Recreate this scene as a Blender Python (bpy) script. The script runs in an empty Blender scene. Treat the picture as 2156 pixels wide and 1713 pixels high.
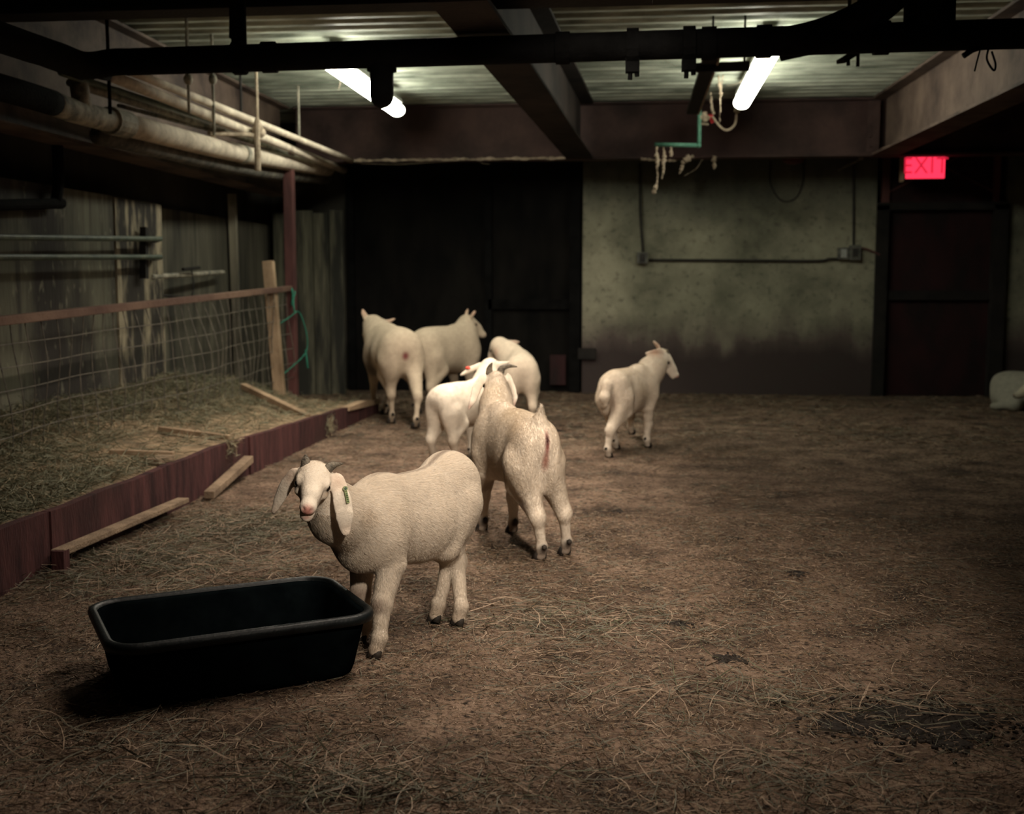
import bpy, bmesh, math, random
import numpy as np
from mathutils import Vector, Matrix

# ---------------------------------------------------------------- camera, light, exposure
SC = bpy.context.scene
COL = SC.collection
W, H, F = 2156, 1713, 2430.0            # the frame, and the focal length in its pixels
psi = math.atan(272 / F); tilt = math.atan(256.5 / F); CZ = 1.2
fw = np.array([-math.sin(psi) * math.cos(tilt), math.cos(psi) * math.cos(tilt), -math.sin(tilt)])
rt = np.array([math.cos(psi), math.sin(psi), 0.0]); up = np.cross(rt, fw)
CAM = np.array([0, 0, CZ])
cd = bpy.data.cameras.new('camera'); cam = bpy.data.objects.new('camera', cd); COL.objects.link(cam)
cam.matrix_world = Matrix(((rt[0], up[0], -fw[0], 0), (rt[1], up[1], -fw[1], 0), (rt[2], up[2], -fw[2], CZ), (0, 0, 0, 1)))
cd.sensor_width = 36; cd.lens = F / W * 36; cd.clip_start = .05; cd.clip_end = 60
cd.dof.use_dof = True; cd.dof.focus_distance = 3.62; cd.dof.aperture_fstop = 3.2
SC.camera = cam
wd = bpy.data.worlds.new('world'); SC.world = wd; wd.use_nodes = True
wd.node_tree.nodes['Background'].inputs[0].default_value = (.55, .8, 1, 1)
wd.node_tree.nodes['Background'].inputs[1].default_value = .004
SC.view_settings.view_transform = 'Standard'; SC.view_settings.look = 'None'
SC.view_settings.exposure = 0.38; SC.view_settings.gamma = 1.0; SC.view_settings.use_curve_mapping = False
try: SC.cycles.use_denoising = True
except Exception: pass
HOODED = [dict(loc=(-.12, 4.05, 2.84), size=(.26, 2.0), power=66.0),      # hooded tube lamp over the front of the pen
          dict(loc=(-1.11, 7.20, 2.955), size=(.19, 1.7), power=135.0)]    # and the next one of the row, tucked up beside the middle beam
FLOOD = dict(loc=(1.15, .15, 2.72), aim=(-.55, 5.7, .25), power=980.0, cone=49, soft=.9, radius=.16)       # flood lamp on the ceiling behind the viewer
WARM = (1, .86, .71)   # the tube lamp over the front of the pen
REAR_L, REAR_COL = 23.0, (1.0, .98, .80)                                                                    # the two long tube lamps at the back
for q in HOODED:
    ld = bpy.data.lights.new('tube_light', 'AREA'); ld.shape = 'RECTANGLE'; ld.size, ld.size_y = q['size']; ld.energy = q['power']; ld.color = WARM
    lo_ = bpy.data.objects.new('tube_light', ld); lo_.location = q['loc']; COL.objects.link(lo_)

ld = bpy.data.lights.new('flood_light', 'SPOT'); ld.energy = FLOOD['power']; ld.color = WARM; ld.spot_size = math.radians(FLOOD['cone']); ld.spot_blend = FLOOD['soft']; ld.shadow_soft_size = FLOOD['radius']
lo_ = bpy.data.objects.new('flood_light', ld); lo_.location = FLOOD['loc']; lo_.rotation_euler = (Vector(FLOOD['aim']) - Vector(FLOOD['loc'])).to_track_quat('-Z', 'Y').to_euler(); COL.objects.link(lo_)

def at(px, py, X=None, Y=None, Z=None):
    """the point of the room seen at a pixel, on a plane X, Y or Z = const"""
    d = fw * F + rt * (px - W / 2) - up * (py - H / 2)
    s = (X - CAM[0]) / d[0] if X is not None else (Y - CAM[1]) / d[1] if Y is not None else (Z - CAM[2]) / d[2]
    return CAM + d * s

# ---------------------------------------------------------------- helpers
rng = np.random.default_rng(7); random.seed(7)
M = {}
def mat(name, c1, c2=None, scale=6.0, rough=.85, bump=.0, bscale=60.0, stretch=(1, 1, 1), c3=None, spec=.3, metal=0.0, lo=.35, hi=.65):
    m = bpy.data.materials.new(name); m.use_nodes = True; nt = m.node_tree; N, L = nt.nodes, nt.links
    b = N['Principled BSDF']; b.inputs['Roughness'].default_value = rough; b.inputs['Metallic'].default_value = metal
    b.inputs['Specular IOR Level'].default_value = spec
    tc = N.new('ShaderNodeTexCoord'); mp = N.new('ShaderNodeMapping'); L.new(tc.outputs['Object'], mp.inputs[0]); mp.inputs['Scale'].default_value = stretch
    n1 = N.new('ShaderNodeTexNoise'); n1.inputs['Scale'].default_value = scale; n1.inputs['Detail'].default_value = 8; n1.inputs['Roughness'].default_value = .62
    L.new(mp.outputs[0], n1.inputs[0]); r = N.new('ShaderNodeValToRGB'); e = r.color_ramp.elements
    e[0].position = lo; e[1].position = hi; e[0].color = (*c1, 1); e[1].color = (*(c2 or c1), 1)
    if c3: q = e.new((lo + hi) / 2); q.color = (*c3, 1)
    L.new(n1.outputs[0], r.inputs[0]); L.new(r.outputs[0], b.inputs['Base Color'])
    if bump:
        n2 = N.new('ShaderNodeTexNoise'); n2.inputs['Scale'].default_value = bscale; n2.inputs['Detail'].default_value = 6
        L.new(mp.outputs[0], n2.inputs[0]); bp = N.new('ShaderNodeBump'); bp.inputs['Strength'].default_value = bump; bp.inputs['Distance'].default_value = .02
        L.new(n2.outputs[0], bp.inputs['Height']); L.new(bp.outputs[0], b.inputs['Normal'])
    M[name] = m; return m
def glow(name, c, s):
    m = bpy.data.materials.new(name); m.use_nodes = True; nt = m.node_tree; nt.nodes.clear()
    e = nt.nodes.new('ShaderNodeEmission'); o = nt.nodes.new('ShaderNodeOutputMaterial'); e.inputs[0].default_value = (*c, 1); e.inputs[1].default_value = s
    nt.links.new(e.outputs[0], o.inputs[0]); M[name] = m; return m
def tag(o, label=None, cat=None, group=None, kind=None):
    for k, v in (('label', label), ('category', cat), ('group', group), ('kind', kind)):
        if v: o[k] = v
    return o
def empty(name, loc, label, cat, group=None, rz=0.0):
    o = bpy.data.objects.new(name, None); COL.objects.link(o); o.location = loc; o.rotation_euler = (0, 0, rz); o.empty_display_size = .1
    return tag(o, label, cat, group)
def link(name, me, m, parent=None, smooth=False):
    o = bpy.data.objects.new(name, me); COL.objects.link(o)
    for q in (m if isinstance(m, (list, tuple)) else [m]): me.materials.append(q)
    if smooth: me.polygons.foreach_set('use_smooth', [True] * len(me.polygons))
    if parent:
        bpy.context.view_layer.update(); o.parent = parent
        if parent.get('local'): pass
        else: o.matrix_parent_inverse = parent.matrix_world.inverted()
    return o
def mesh_np(name, V, Fq):
    V = np.asarray(V, np.float32); Fq = np.asarray(Fq, np.int32); me = bpy.data.meshes.new(name)
    me.vertices.add(len(V)); me.vertices.foreach_set('co', V.ravel()); k = Fq.shape[1]
    me.loops.add(Fq.size); me.loops.foreach_set('vertex_index', Fq.ravel()); me.polygons.add(len(Fq))
    me.polygons.foreach_set('loop_start', np.arange(0, Fq.size, k, dtype=np.int32)); me.update(calc_edges=True)
    return me
class MB:
    """collects the shapes of one part"""
    def __init__(s): s.b = bmesh.new()
    def box(s, lo, hi, rot=None, piv=None, bev=0.0):
        lo, hi = np.minimum(lo, hi), np.maximum(lo, hi)
        r = bmesh.ops.create_cube(s.b, size=1.0, matrix=Matrix.Translation(Vector((lo + hi) / 2)) @ Matrix.Diagonal((*(hi - lo), 1)))
        if bev:
            g = bmesh.ops.bevel(s.b, geom=list({e for v in r['verts'] for e in v.link_edges}), offset=bev, segments=2, affect='EDGES', profile=.6)
        if rot is not None:
            vs = r['verts'] if not bev else g['verts']; c = Vector(piv if piv is not None else (lo + hi) / 2)
            for v in vs: v.co = rot @ (v.co - c) + c
        return s
    def bar(s, a, b, w, h, bev=0.0):
        """a square bar from a to b, w wide and h high"""
        a, b = Vector(a), Vector(b); d = (b - a); L = d.length; d.normalize()
        z = Vector((0, 0, 1)) if abs(d.z) < .95 else Vector((0, 1, 0)); x = d.cross(z).normalized(); z = x.cross(d)
        m = Matrix(((x[0], d[0], z[0], 0), (x[1], d[1], z[1], 0), (x[2], d[2], z[2], 0), (0, 0, 0, 1)))
        m.translation = (a + b) / 2
        r = bmesh.ops.create_cube(s.b, size=1.0, matrix=m @ Matrix.Diagonal((w, L, h, 1)))
        if bev: bmesh.ops.bevel(s.b, geom=list({e for v in r['verts'] for e in v.link_edges}), offset=bev, segments=2, affect='EDGES', profile=.6)
        return s
    def tube(s, pts, r, n=12, cap=True, flat=1.0):
        P = [Vector(p) for p in pts]; R = r if isinstance(r, (list, tuple)) else [r] * len(P); rings = []; px = None
        for i, p in enumerate(P):
            t = (P[min(i + 1, len(P) - 1)] - P[max(i - 1, 0)]).normalized()
            if px is None: px = t.orthogonal().normalized()
            px = (px - t * px.dot(t)).normalized(); py = t.cross(px)
            rings.append([s.b.verts.new(p + (px * math.cos(2 * math.pi * k / n) + py * math.sin(2 * math.pi * k / n) * flat) * R[i]) for k in range(n)])
        for a, b in zip(rings, rings[1:]):
            for k in range(n): s.b.faces.new((a[k], a[(k + 1) % n], b[(k + 1) % n], b[k]))
        if cap: s.b.faces.new(rings[0][::-1]); s.b.faces.new(rings[-1])
        return s
    def prism(s, poly, a, b):
        """poly: points (3-D) of one face; extruded by the vector b - a"""
        d = Vector(b) - Vector(a); v0 = [s.b.verts.new(Vector(p)) for p in poly]; v1 = [s.b.verts.new(Vector(p) + d) for p in poly]; n = len(poly)
        s.b.faces.new(v0[::-1]); s.b.faces.new(v1)
        for k in range(n): s.b.faces.new((v0[k], v0[(k + 1) % n], v1[(k + 1) % n], v1[k]))
        return s
    def ball(s, c, r, sub=2, scale=(1, 1, 1)):
        bmesh.ops.create_icosphere(s.b, subdivisions=sub, radius=r, matrix=Matrix.Translation(Vector(c)) @ Matrix.Diagonal((*scale, 1))); return s
    def build(s, name, m, parent=None, smooth=False):
        bmesh.ops.recalc_face_normals(s.b, faces=s.b.faces); me = bpy.data.meshes.new(name); s.b.to_mesh(me); s.b.free()
        return link(name, me, m, parent, smooth)
def smooth_pts(pts, n=6):
    """a rounded line through the points"""
    P = [np.array(p, float) for p in pts]; out = []; Q = [2 * P[0] - P[1]] + P + [2 * P[-1] - P[-2]]
    for i in range(1, len(Q) - 2):
        for k in range(n):
            t = k / n; a, b, c, d = Q[i - 1], Q[i], Q[i + 1], Q[i + 2]
            out.append(.5 * (2 * b + (c - a) * t + (2 * a - 5 * b + 4 * c - d) * t * t + (3 * b - a - 3 * c + d) * t ** 3))
    return out + [P[-1]]
_ph = np.random.default_rng(3).uniform(0, 6.28, (24, 2)); _fr = np.random.default_rng(4).uniform(.6, 9, 24); _an = np.random.default_rng(5).uniform(0, 6.28, 24)
def noise2(x, y, f=1.0):
    s = 0
    for i in range(24):
        k = _fr[i] * f; s = s + np.sin(k * (x * np.cos(_an[i]) + y * np.sin(_an[i])) + _ph[i, 0]) / (1 + _fr[i] * .35)
    return s / 4.5
def ground(x, y): return .010 * noise2(x, y, 1.3) + .005 * noise2(y + 3, x, 4.0) - .004
# ---------------------------------------------------------------- animals: bodies are one blended surface each
class Field:
    """a distance field on a grid; blobs and tapered limbs are blended into one continuous skin"""
    def __init__(s, lo, hi, h):
        s.h = h; s.lo = np.array(lo, float); n = np.ceil((np.array(hi) - s.lo) / h).astype(int) + 1
        s.n = n; s.D = np.full(n, 1.0, np.float32)
        s.ax = [(s.lo[i] + h * np.arange(n[i])).astype(np.float32) for i in range(3)]
    def _sub(s, lo, hi):
        a = np.clip(np.floor((lo - s.lo) / s.h).astype(int), 0, s.n - 1)
        b = np.clip(np.ceil((hi - s.lo) / s.h).astype(int) + 1, 1, s.n)
        sl = tuple(slice(a[i], b[i]) for i in range(3))
        return sl, s.ax[0][sl[0]][:, None, None], s.ax[1][sl[1]][None, :, None], s.ax[2][sl[2]][None, None, :]
    def add(s, p):
        kind, k = p[0], p[-1]
        if kind in ('el', 'cel'):
            c, r, R = np.array(p[1], float), np.array(p[2], float), p[3]
            ext = np.full(3, max(r)) if R is not None else r
            m = abs(k) + 4 * s.h
            sl, X, Y, Z = s._sub(c - ext - m, c + ext + m)
            X, Y, Z = X - c[0], Y - c[1], Z - c[2]
            if R is not None:
                a, b, g = [R[0, i] * X + R[1, i] * Y + R[2, i] * Z for i in range(3)]
            else: a, b, g = X, Y, Z
            k0 = np.sqrt((a / r[0]) ** 2 + (b / r[1]) ** 2 + (g / r[2]) ** 2) + 1e-6
            k1 = np.sqrt((a / r[0] ** 2) ** 2 + (b / r[1] ** 2) ** 2 + (g / r[2] ** 2) ** 2) + 1e-6
            d = k0 * (k0 - 1) / k1
            d = np.where(k0 < .3, -min(r) * .7, d)
        else:
            A, ra, B, rb = np.array(p[1], float), p[2], np.array(p[3], float), p[4]
            m = abs(k) + 4 * s.h + max(ra, rb)
            sl, X, Y, Z = s._sub(np.minimum(A, B) - m, np.maximum(A, B) + m)
            v = B - A; L2 = max(v @ v, 1e-9)
            t = np.clip(((X - A[0]) * v[0] + (Y - A[1]) * v[1] + (Z - A[2]) * v[2]) / L2, 0, 1)
            d = np.sqrt((X - A[0] - t * v[0]) ** 2 + (Y - A[1] - t * v[1]) ** 2 + (Z - A[2] - t * v[2]) ** 2) - (ra + (rb - ra) * t)
        o = s.D[sl]
        if kind[0] == 'c':      # cut
            h_ = np.maximum(k - np.abs(o + d), 0) / k
            s.D[sl] = np.maximum(o, -d) + h_ * h_ * k * .25
        else:
            h_ = np.maximum(k - np.abs(o - d), 0) / k
            s.D[sl] = np.minimum(o, d) - h_ * h_ * k * .25
    def skin(s, smooth=2):
        D = s.D; ins = D < 0; nx, ny, nz = D.shape
        c = np.zeros((nx - 1, ny - 1, nz - 1), np.int8)
        for i in (0, 1):
            for j in (0, 1):
                for k in (0, 1): c += ins[i:nx - 1 + i, j:ny - 1 + j, k:nz - 1 + k]
        act = (c > 0) & (c < 8); idx = np.full(act.shape, -1, np.int64); I = np.argwhere(act); idx[act] = np.arange(len(I))
        P = np.zeros((len(I), 3)); N = np.zeros(len(I))
        cor = [(i, j, k) for i in (0, 1) for j in (0, 1) for k in (0, 1)]
        for a in cor:
            for ax in range(3):
                if a[ax]: continue
                b = list(a); b[ax] = 1
                da = D[I[:, 0] + a[0], I[:, 1] + a[1], I[:, 2] + a[2]]; db = D[I[:, 0] + b[0], I[:, 1] + b[1], I[:, 2] + b[2]]
                m = (da < 0) != (db < 0); t = np.where(m, da / np.where(m, da - db, 1), 0)
                q = np.repeat(np.array([a], float), len(I), 0); q[:, ax] = t
                P[m] += q[m]; N[m] += 1
        P = (I + P / N[:, None]) * s.h + s.lo
        F_ = []
        for ax in range(3):
            a1, a2 = (ax + 1) % 3, (ax + 2) % 3
            sa = [slice(None)] * 3; sb = [slice(None)] * 3
            sa[ax] = slice(0, -1); sb[ax] = slice(1, None)
            ia, ib = ins[tuple(sa)], ins[tuple(sb)]
            for flip in (0, 1):
                E_ = np.argwhere((ia & ~ib) if not flip else (~ia & ib))
                E_ = E_[(E_[:, a1] > 0) & (E_[:, a2] > 0) & (E_[:, a1] < D.shape[a1] - 1) & (E_[:, a2] < D.shape[a2] - 1)]
                q = []
                for (u, v) in ((1, 1), (0, 1), (0, 0), (1, 0)):
                    e = E_.copy(); e[:, a1] -= u; e[:, a2] -= v
                    q.append(idx[e[:, 0], e[:, 1], e[:, 2]])
                q = np.stack(q, 1)
                F_.append(q[:, ::-1] if flip else q)
        Fc = np.concatenate(F_); Fc = Fc[(Fc >= 0).all(1)]
        E2 = np.concatenate([Fc[:, [0, 1]], Fc[:, [1, 2]], Fc[:, [2, 3]], Fc[:, [3, 0]]])
        for _ in range(smooth):
            A = np.zeros_like(P); n = np.zeros(len(P))
            for j in range(3):
                A[:, j] = np.bincount(E2[:, 0], P[E2[:, 1], j], len(P)) + np.bincount(E2[:, 1], P[E2[:, 0], j], len(P))
            n = np.bincount(E2[:, 0], minlength=len(P)) + np.bincount(E2[:, 1], minlength=len(P))
            P = P * .5 + .5 * A / np.maximum(n, 1)[:, None]
        return P, Fc

def frame(yaw, pitch, roll=0.0):
    """columns: forward, left, up - yaw to the left, pitch down positive (degrees)"""
    y, p, r = math.radians(yaw), math.radians(pitch), math.radians(roll)
    f = np.array([math.cos(y) * math.cos(p), math.sin(y) * math.cos(p), -math.sin(p)])
    s = np.array([-math.sin(y), math.cos(y), 0]); u = np.cross(f, s)
    s2 = s * math.cos(r) + u * math.sin(r); u2 = np.cross(f, s2)
    return np.stack([f, s2, u2], 1)

def quadruped(S):
    """S: spec. Everything in the animal's own frame: x forward, y left, z up, ground z=0"""
    H = S['H']; lx = S['lx']; wy = S['wy']; sheep = S.get('sheep', False); B = S.get('belly', 1.0)
    P = []; k = S.get('k', .09) * H
    tw = S.get('rump_up', 0) * H
    def el(c, r, R=None, kk=k): P.append(('el', c, r, R, kk))
    def rc(a, ra, b, rb, kk=k): P.append(('rc', a, ra, b, rb, kk))
    # trunk
    el((-.40 * lx, 0, .80 * H + tw), (.20 * lx, .145 * wy, .165 * H))
    el((-.12 * lx, 0, .70 * H + tw * .5 - S.get('sag', 0) * H), (.36 * lx, .195 * wy * B, .255 * H))
    el((.20 * lx, 0, .70 * H), (.27 * lx, .17 * wy, .265 * H))
    el((-.10 * lx, 0, .86 * H + tw * .6 - S.get('dip', 0) * H), (.42 * lx, .10 * wy, .11 * H))
    el((.26 * lx, 0, .89 * H), (.15 * lx, .085 * wy, .10 * H))
    el((.42 * lx, 0, .62 * H), (.13 * lx, .115 * wy, .16 * H))
    for s in (1, -1):
        el((.30 * lx, s * .105 * wy, .66 * H), (.13 * lx, .075 * wy, .20 * H))
        el((-.42 * lx, s * .095 * wy, .66 * H + tw), (.155 * lx, .085 * wy, .22 * H))
    # legs: (front left, front right, hind left, hind right) feet in x, y (and z when lifted)
    lw = S.get('leg', 1.0) * H; kl = .045 * H
    feet = S['feet']; hoofs = []
    for i, ft in enumerate(feet):
        if ft is None: continue
        s = 1 if i % 2 == 0 else -1
        fx, fy = ft[0], ft[1]; fz = ft[2] if len(ft) > 2 else 0.0
        if i < 2:
            d = (fx - .30 * lx, fy - s * .11 * wy)
            j = [(.32 * lx, s * .115 * wy, .62 * H), (.26 * lx + d[0] * .25, s * .12 * wy + d[1] * .25, .50 * H),
                 (.305 * lx + d[0] * .6, s * .115 * wy + d[1] * .6, .285 * H + fz * .6), (fx - .01 * H, fy, .095 * H + fz)]
            rr = (.10, .076, .046, .031)
        else:
            d = (fx + .42 * lx, fy - s * .11 * wy)
            j = [(-.40 * lx, s * .10 * wy, .66 * H + tw), (-.29 * lx + d[0] * .3, s * .125 * wy + d[1] * .3, .50 * H),
                 (-.47 * lx + d[0] * .8, s * .115 * wy + d[1] * .7, S.get('hock', .305) * H + fz * .7), (fx - .005 * H, fy, .095 * H + fz)]
            rr = (.125, .088, .043, .031)
        q = [H, .8 * H + .2 * lw, lw, lw]
        for a in range(3): rc(j[a], rr[a] * q[a], j[a + 1], rr[a + 1] * q[a + 1], kl if a == 0 else .02 * H)
        if i >= 2: rc((-.43 * lx, s * .095 * wy, .62 * H + tw), .105 * H, j[2], .042 * lw, .05 * H)      # ham running down to the hock
        el(j[2], (.046 * lw, .043 * lw, .062 * lw), None, .02 * H)                      # knee or hock
        if i >= 2: el((j[2][0] - .028 * H, j[2][1], j[2][2] + .018 * H), (.027 * lw, .025 * lw, .045 * lw), None, .02 * H)
        el((j[3][0], j[3][1], j[3][2]), (.038 * lw, .036 * lw, .045 * lw), None, .02 * H)  # fetlock
        rc(j[3], .033 * lw, (fx + .02 * H, fy, .035 * H + fz), .037 * lw, .02 * H)
        hoofs.append((fx + .025 * H, fy, fz))
    # neck
    nb = np.array(S.get('neck_base', (.36 * lx, 0, .74 * H)), float)
    R = frame(*S['head_rot']); hl = S['hl']
    if 'eye' in S:      # the point between the eyes, given in the room
        q = np.array(S['eye'], float); a = math.radians(S['yaw']); q[:2] -= S['c']
        q[:2] = (q[0] * math.cos(a) + q[1] * math.sin(a), -q[0] * math.sin(a) + q[1] * math.cos(a))
        hp = q - R @ np.array([.385, 0, -.135]) * hl
    else: hp = np.array(S['head'], float)
    hd = lambda f, s, u: hp + R @ np.array([f, s, u]) * hl
    nt = hd(.10, 0, -.22); nm = (nb + nt) / 2 + np.array(S.get('neck_bow', (0, 0, .02))) * H
    nr = S.get('neck_r', (.17, .125, .095))
    rc(nb, nr[0] * H, nm, nr[1] * H); rc(nm, nr[1] * H, nt, nr[2] * H)
    for e in S.get('extra', []): P.append(e)
    kh = .10 * hl; mz = S.get('muz', 1)
    def hel(c, r, kk=kh): P.append(('el', hd(*c), tuple(np.array(r) * hl), R, kk))
    def hrc(a, ra, b, rb, kk=kh): P.append(('rc', hd(*a), ra * hl, hd(*b), rb * hl, kk))
    hel((.18, 0, -.15), (.26, .21, .20))
    if sheep:
        hrc((.30, 0, -.14), .16, (.84, 0, -.22), .105); hrc((.25, 0, -.30), .15, (.80, 0, -.31), .085)
        hel((.45, 0, -.10), (.26, .13, .12)); hel((.90, 0, -.24), (.10, .095, .09))
    else:
        hel((.31, 0, -.07), (.22, .165, .13)); hrc((.35, 0, -.14), .155, (.84, 0, -.175), .092 * mz)
        hel((.58, 0, -.09), (.20, .105, .09))
        hrc((.27, 0, -.31), .145 * mz, (.80, 0, -.29), .085 * mz); hel((.92, 0, -.18), (.09, .085 * mz, .075))
        hel((.86, 0, -.33), (.10, .075 * mz, .055), kh * .6)
    for s in (1, -1):
        hel((.37, s * .175, -.09), (.10, .05, .055), kh * .6)
        hel((.40, s * .165, -.22), (.09, .05, .06), kh * .6)
    eyes = [hd(.385, s * .19, -.135) for s in (1, -1)]
    for s in (1, -1): P.append(('cel', hd(.385, s * .215, -.135), (.062 * hl, .05 * hl, .042 * hl), R, .02 * hl))
    if S.get('face'):
        for s in (1, -1):
            P.append(('cel', hd(1.0, s * .05, -.165), (.035 * hl, .022 * hl, .02 * hl), R @ frame(0, 0, s * 35), .02 * hl))
            P.append(('crc', hd(.985, 0, -.262), .02 * hl, hd(.955, s * .05, -.262), .019 * hl, .02 * hl))
            P.append(('crc', hd(.955, s * .05, -.262), .019 * hl, hd(.80, s * .10, -.245), .014 * hl, .02 * hl))
        P.append(('crc', hd(1.03, 0, -.20), .010 * hl, hd(1.0, 0, -.25), .010 * hl, .02 * hl))
    # ears
    earinfo = []
    for i, E_ in enumerate(S['ears']):
        if E_ is None: continue
        s = 1 if i == 0 else -1
        base = hd(.10, s * .185, -.12); pts = [np.array(v, float) for v in E_['pts']]      # head-frame offsets from the base
        wn = E_['n']; ln = len(pts)
        path = [base] + [base + R @ v * hl for v in pts]
        W_ = E_['w']; th = max(E_.get('t', .045) * hl, S['vox'] * 1.15)
        nvec = R @ np.array(wn, float); nvec /= np.linalg.norm(nvec)
        for a in range(ln):
            for sub in (0., .5):
                p = path[a] * (1 - sub) + path[a + 1] * sub if a < ln else path[-1]
                dv = path[a + 1] - path[a]; L = np.linalg.norm(dv); dv = dv / L
                n_ = nvec - dv * (nvec @ dv); n_ /= np.linalg.norm(n_); w_ = np.cross(n_, dv)
                ww = (W_[a] * (1 - sub) + W_[a + 1] * sub) * hl
                P.append(('el', p, (L * .62, ww, th), np.stack([dv, w_, n_], 1), .03 * hl))
        n_ = nvec
        P.append(('el', path[-1], (L * .35, W_[-1] * hl, th), np.stack([dv, w_, n_], 1), .03 * hl))
        earinfo.append((s, path, nvec))
    if S.get('tail'):
        t = S['tail']
        for a in range(len(t) - 1): rc(t[a][:3], t[a][3], t[a + 1][:3], t[a + 1][3], .05 * H)
    lo = np.full(3, 9.); hi = -lo
    for p in P:
        if p[0][0] == 'c': continue
        if p[0] == 'el':
            c = np.array(p[1]); r = max(p[2]); lo = np.minimum(lo, c - r); hi = np.maximum(hi, c + r)
        else:
            for c, r in ((p[1], p[2]), (p[3], p[4])):
                lo = np.minimum(lo, np.array(c) - r); hi = np.maximum(hi, np.array(c) + r)
    lo[2] = max(lo[2], -.02)
    m = S['vox'] * 4
    Fd = Field(lo - m, hi + m, S['vox'])
    for p in [q for q in P if q[0][0] != 'c'] + [q for q in P if q[0][0] == 'c']: Fd.add(p)
    V, Fc = Fd.skin(S.get('smooth', 2))
    if S.get('drop'): V[:, 2] -= S['drop']; S['hoofs'] = []
    info = dict(hd=(lambda f, s, u: hd(f, s, u) - np.array([0, 0, S.get('drop', 0)])), R=R, hl=hl, eyes=[e - np.array([0, 0, S.get('drop', 0)]) for e in eyes], hoofs=hoofs, ears=earinfo, H=H)
    return V, Fc, info
def place(c, head):   # world point -> the animal's own frame
    a = math.radians(head); u = np.array([math.cos(a), math.sin(a)]); l = np.array([-math.sin(a), math.cos(a)])
    return lambda p: (float((np.array(p[:2]) - c) @ u), float((np.array(p[:2]) - c) @ l))
def gp(px, py, Z=0.0): return at(px, py, Z=Z)

ANIMALS = []
def spec(**k): ANIMALS.append(k)

# front goat, looking at the camera
c = np.array([-.80, 3.86]); L_ = place(c, 240)
spec(name='goat', c=c, yaw=240, H=.57, lx=.56, wy=.60, belly=1.05, vox=.0037, rump_up=.10, sag=.085, dip=.055, leg=1.22,
     feet=(L_(gp(797, 1378)), L_(gp(766, 1345)), L_(gp(922, 1303)), L_(gp(970, 1310))), eye=at(658, 1022, Y=3.40), head_rot=(40, 17, -11), hl=.238, hock=.37,
     neck_base=(.20, 0, .40), neck_r=(.21, .15, .105), neck_bow=(.02, 0, -.05), face=True, muz=1.0,
     ears=(dict(t=.03, pts=[(.09, .13, -.02), (.24, .22, -.18), (.34, .29, -.36), (.38, .33, -.54)], n=(.75, .25, .6), w=(.07, .11, .13, .125, .065)),
           dict(t=.03, pts=[(.0, -.10, -.07), (.0, -.17, -.25), (.0, -.22, -.43), (.02, -.26, -.60)], n=(.85, -.5, .2), w=(.06, .085, .10, .08, .04))))
# goat behind it, seen from the back
c = np.array([-.575, 5.20]); L_ = place(c, 116)
spec(name='goat', c=c, yaw=116, H=.655, lx=.66, wy=.58, belly=1.0, vox=.0055, leg=1.0,
     feet=(L_(gp(1017, 1118)), L_(gp(1080, 1122)), L_(gp(1140, 1180)), L_(gp(1192, 1168))), head=(.44, -.06, .775), head_rot=(0, 38, 0), hl=.21,
     neck_r=(.165, .105, .078), tail=[(-.25, 0, .575, .03), (-.33, 0, .62, .019), (-.352, 0, .69, .007)],
     ears=(dict(pts=[(-.02, .16, -.04), (-.02, .34, -.30), (0, .46, -.56), (-.02, .60, -.78)], n=(.9, .35, 0), w=(.06, .10, .12, .09, .03)),
           dict(pts=[(-.02, -.16, -.04), (.02, -.21, -.30), (.05, -.22, -.54), (.06, -.15, -.70)], n=(.5, -.9, 0), w=(.06, .085, .09, .07, .03))))
# goat on the right
c = np.array([-.08, 8.42]); L_ = place(c, 66)
spec(name='goat', c=c, yaw=66, H=.62, lx=.62, wy=.64, vox=.007, leg=1.1, sag=.03,
     feet=(L_(gp(1328, 922)) + (.04,), L_(gp(1362, 940)), L_(gp(1296, 944)), L_(gp(1280, 962))), head=(.48, -.06, .70), head_rot=(-60, 50, 0), hl=.222,
     neck_r=(.19, .15, .115), tail=[(-.30, 0, .54, .03), (-.38, 0, .50, .03), (-.415, 0, .42, .034), (-.41, 0, .37, .02)],
     ears=(dict(pts=[(-.16, .14, .05), (-.32, .24, .10), (-.50, .30, .10)], n=(.2, .4, .8), w=(.08, .12, .12, .06)),
           dict(pts=[(-.16, -.14, .0), (-.30, -.16, -.15), (-.44, -.14, -.36)], n=(.2, -.8, .3), w=(.08, .12, .12, .06))))
EAR = lambda dz=.1, fx=-.05, ln=1.: (dict(pts=[(fx, .18 * ln, dz * .5), (fx * 2, .36 * ln, dz), (fx * 2.4, .52 * ln, dz * 1.2)], n=(1, 0, .3), w=(.07, .11, .10, .05)),
                       dict(pts=[(fx, -.18 * ln, dz * .5), (fx * 2, -.36 * ln, dz), (fx * 2.4, -.52 * ln, dz * 1.2)], n=(1, 0, .3), w=(.07, .11, .10, .05)))
# lamb with red tag, behind the second goat
c = np.array([-1.19, 7.75]); L_ = place(c, 62)
spec(name='sheep', sheep=True, c=c, yaw=62, H=.56, lx=.58, wy=.66, vox=.007, leg=1.2,
     feet=((.18, .08), (.18, -.08), (-.26, .07), (-.20, -.07)), head=(.30, .005, .675), head_rot=(25, 20, 0), hl=.215, neck_r=(.20, .15, .125), smooth=4,
     ears=(dict(pts=[(-.02, .20, -.06), (-.02, .46, -.18), (-.02, .72, -.34)], n=(1, 0, .3), w=(.08, .12, .11, .05)),
           dict(pts=[(0, -.14, .02), (0, -.30, .05), (0, -.42, .10)], n=(1, 0, .3), w=(.08, .11, .09, .04))))
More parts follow.
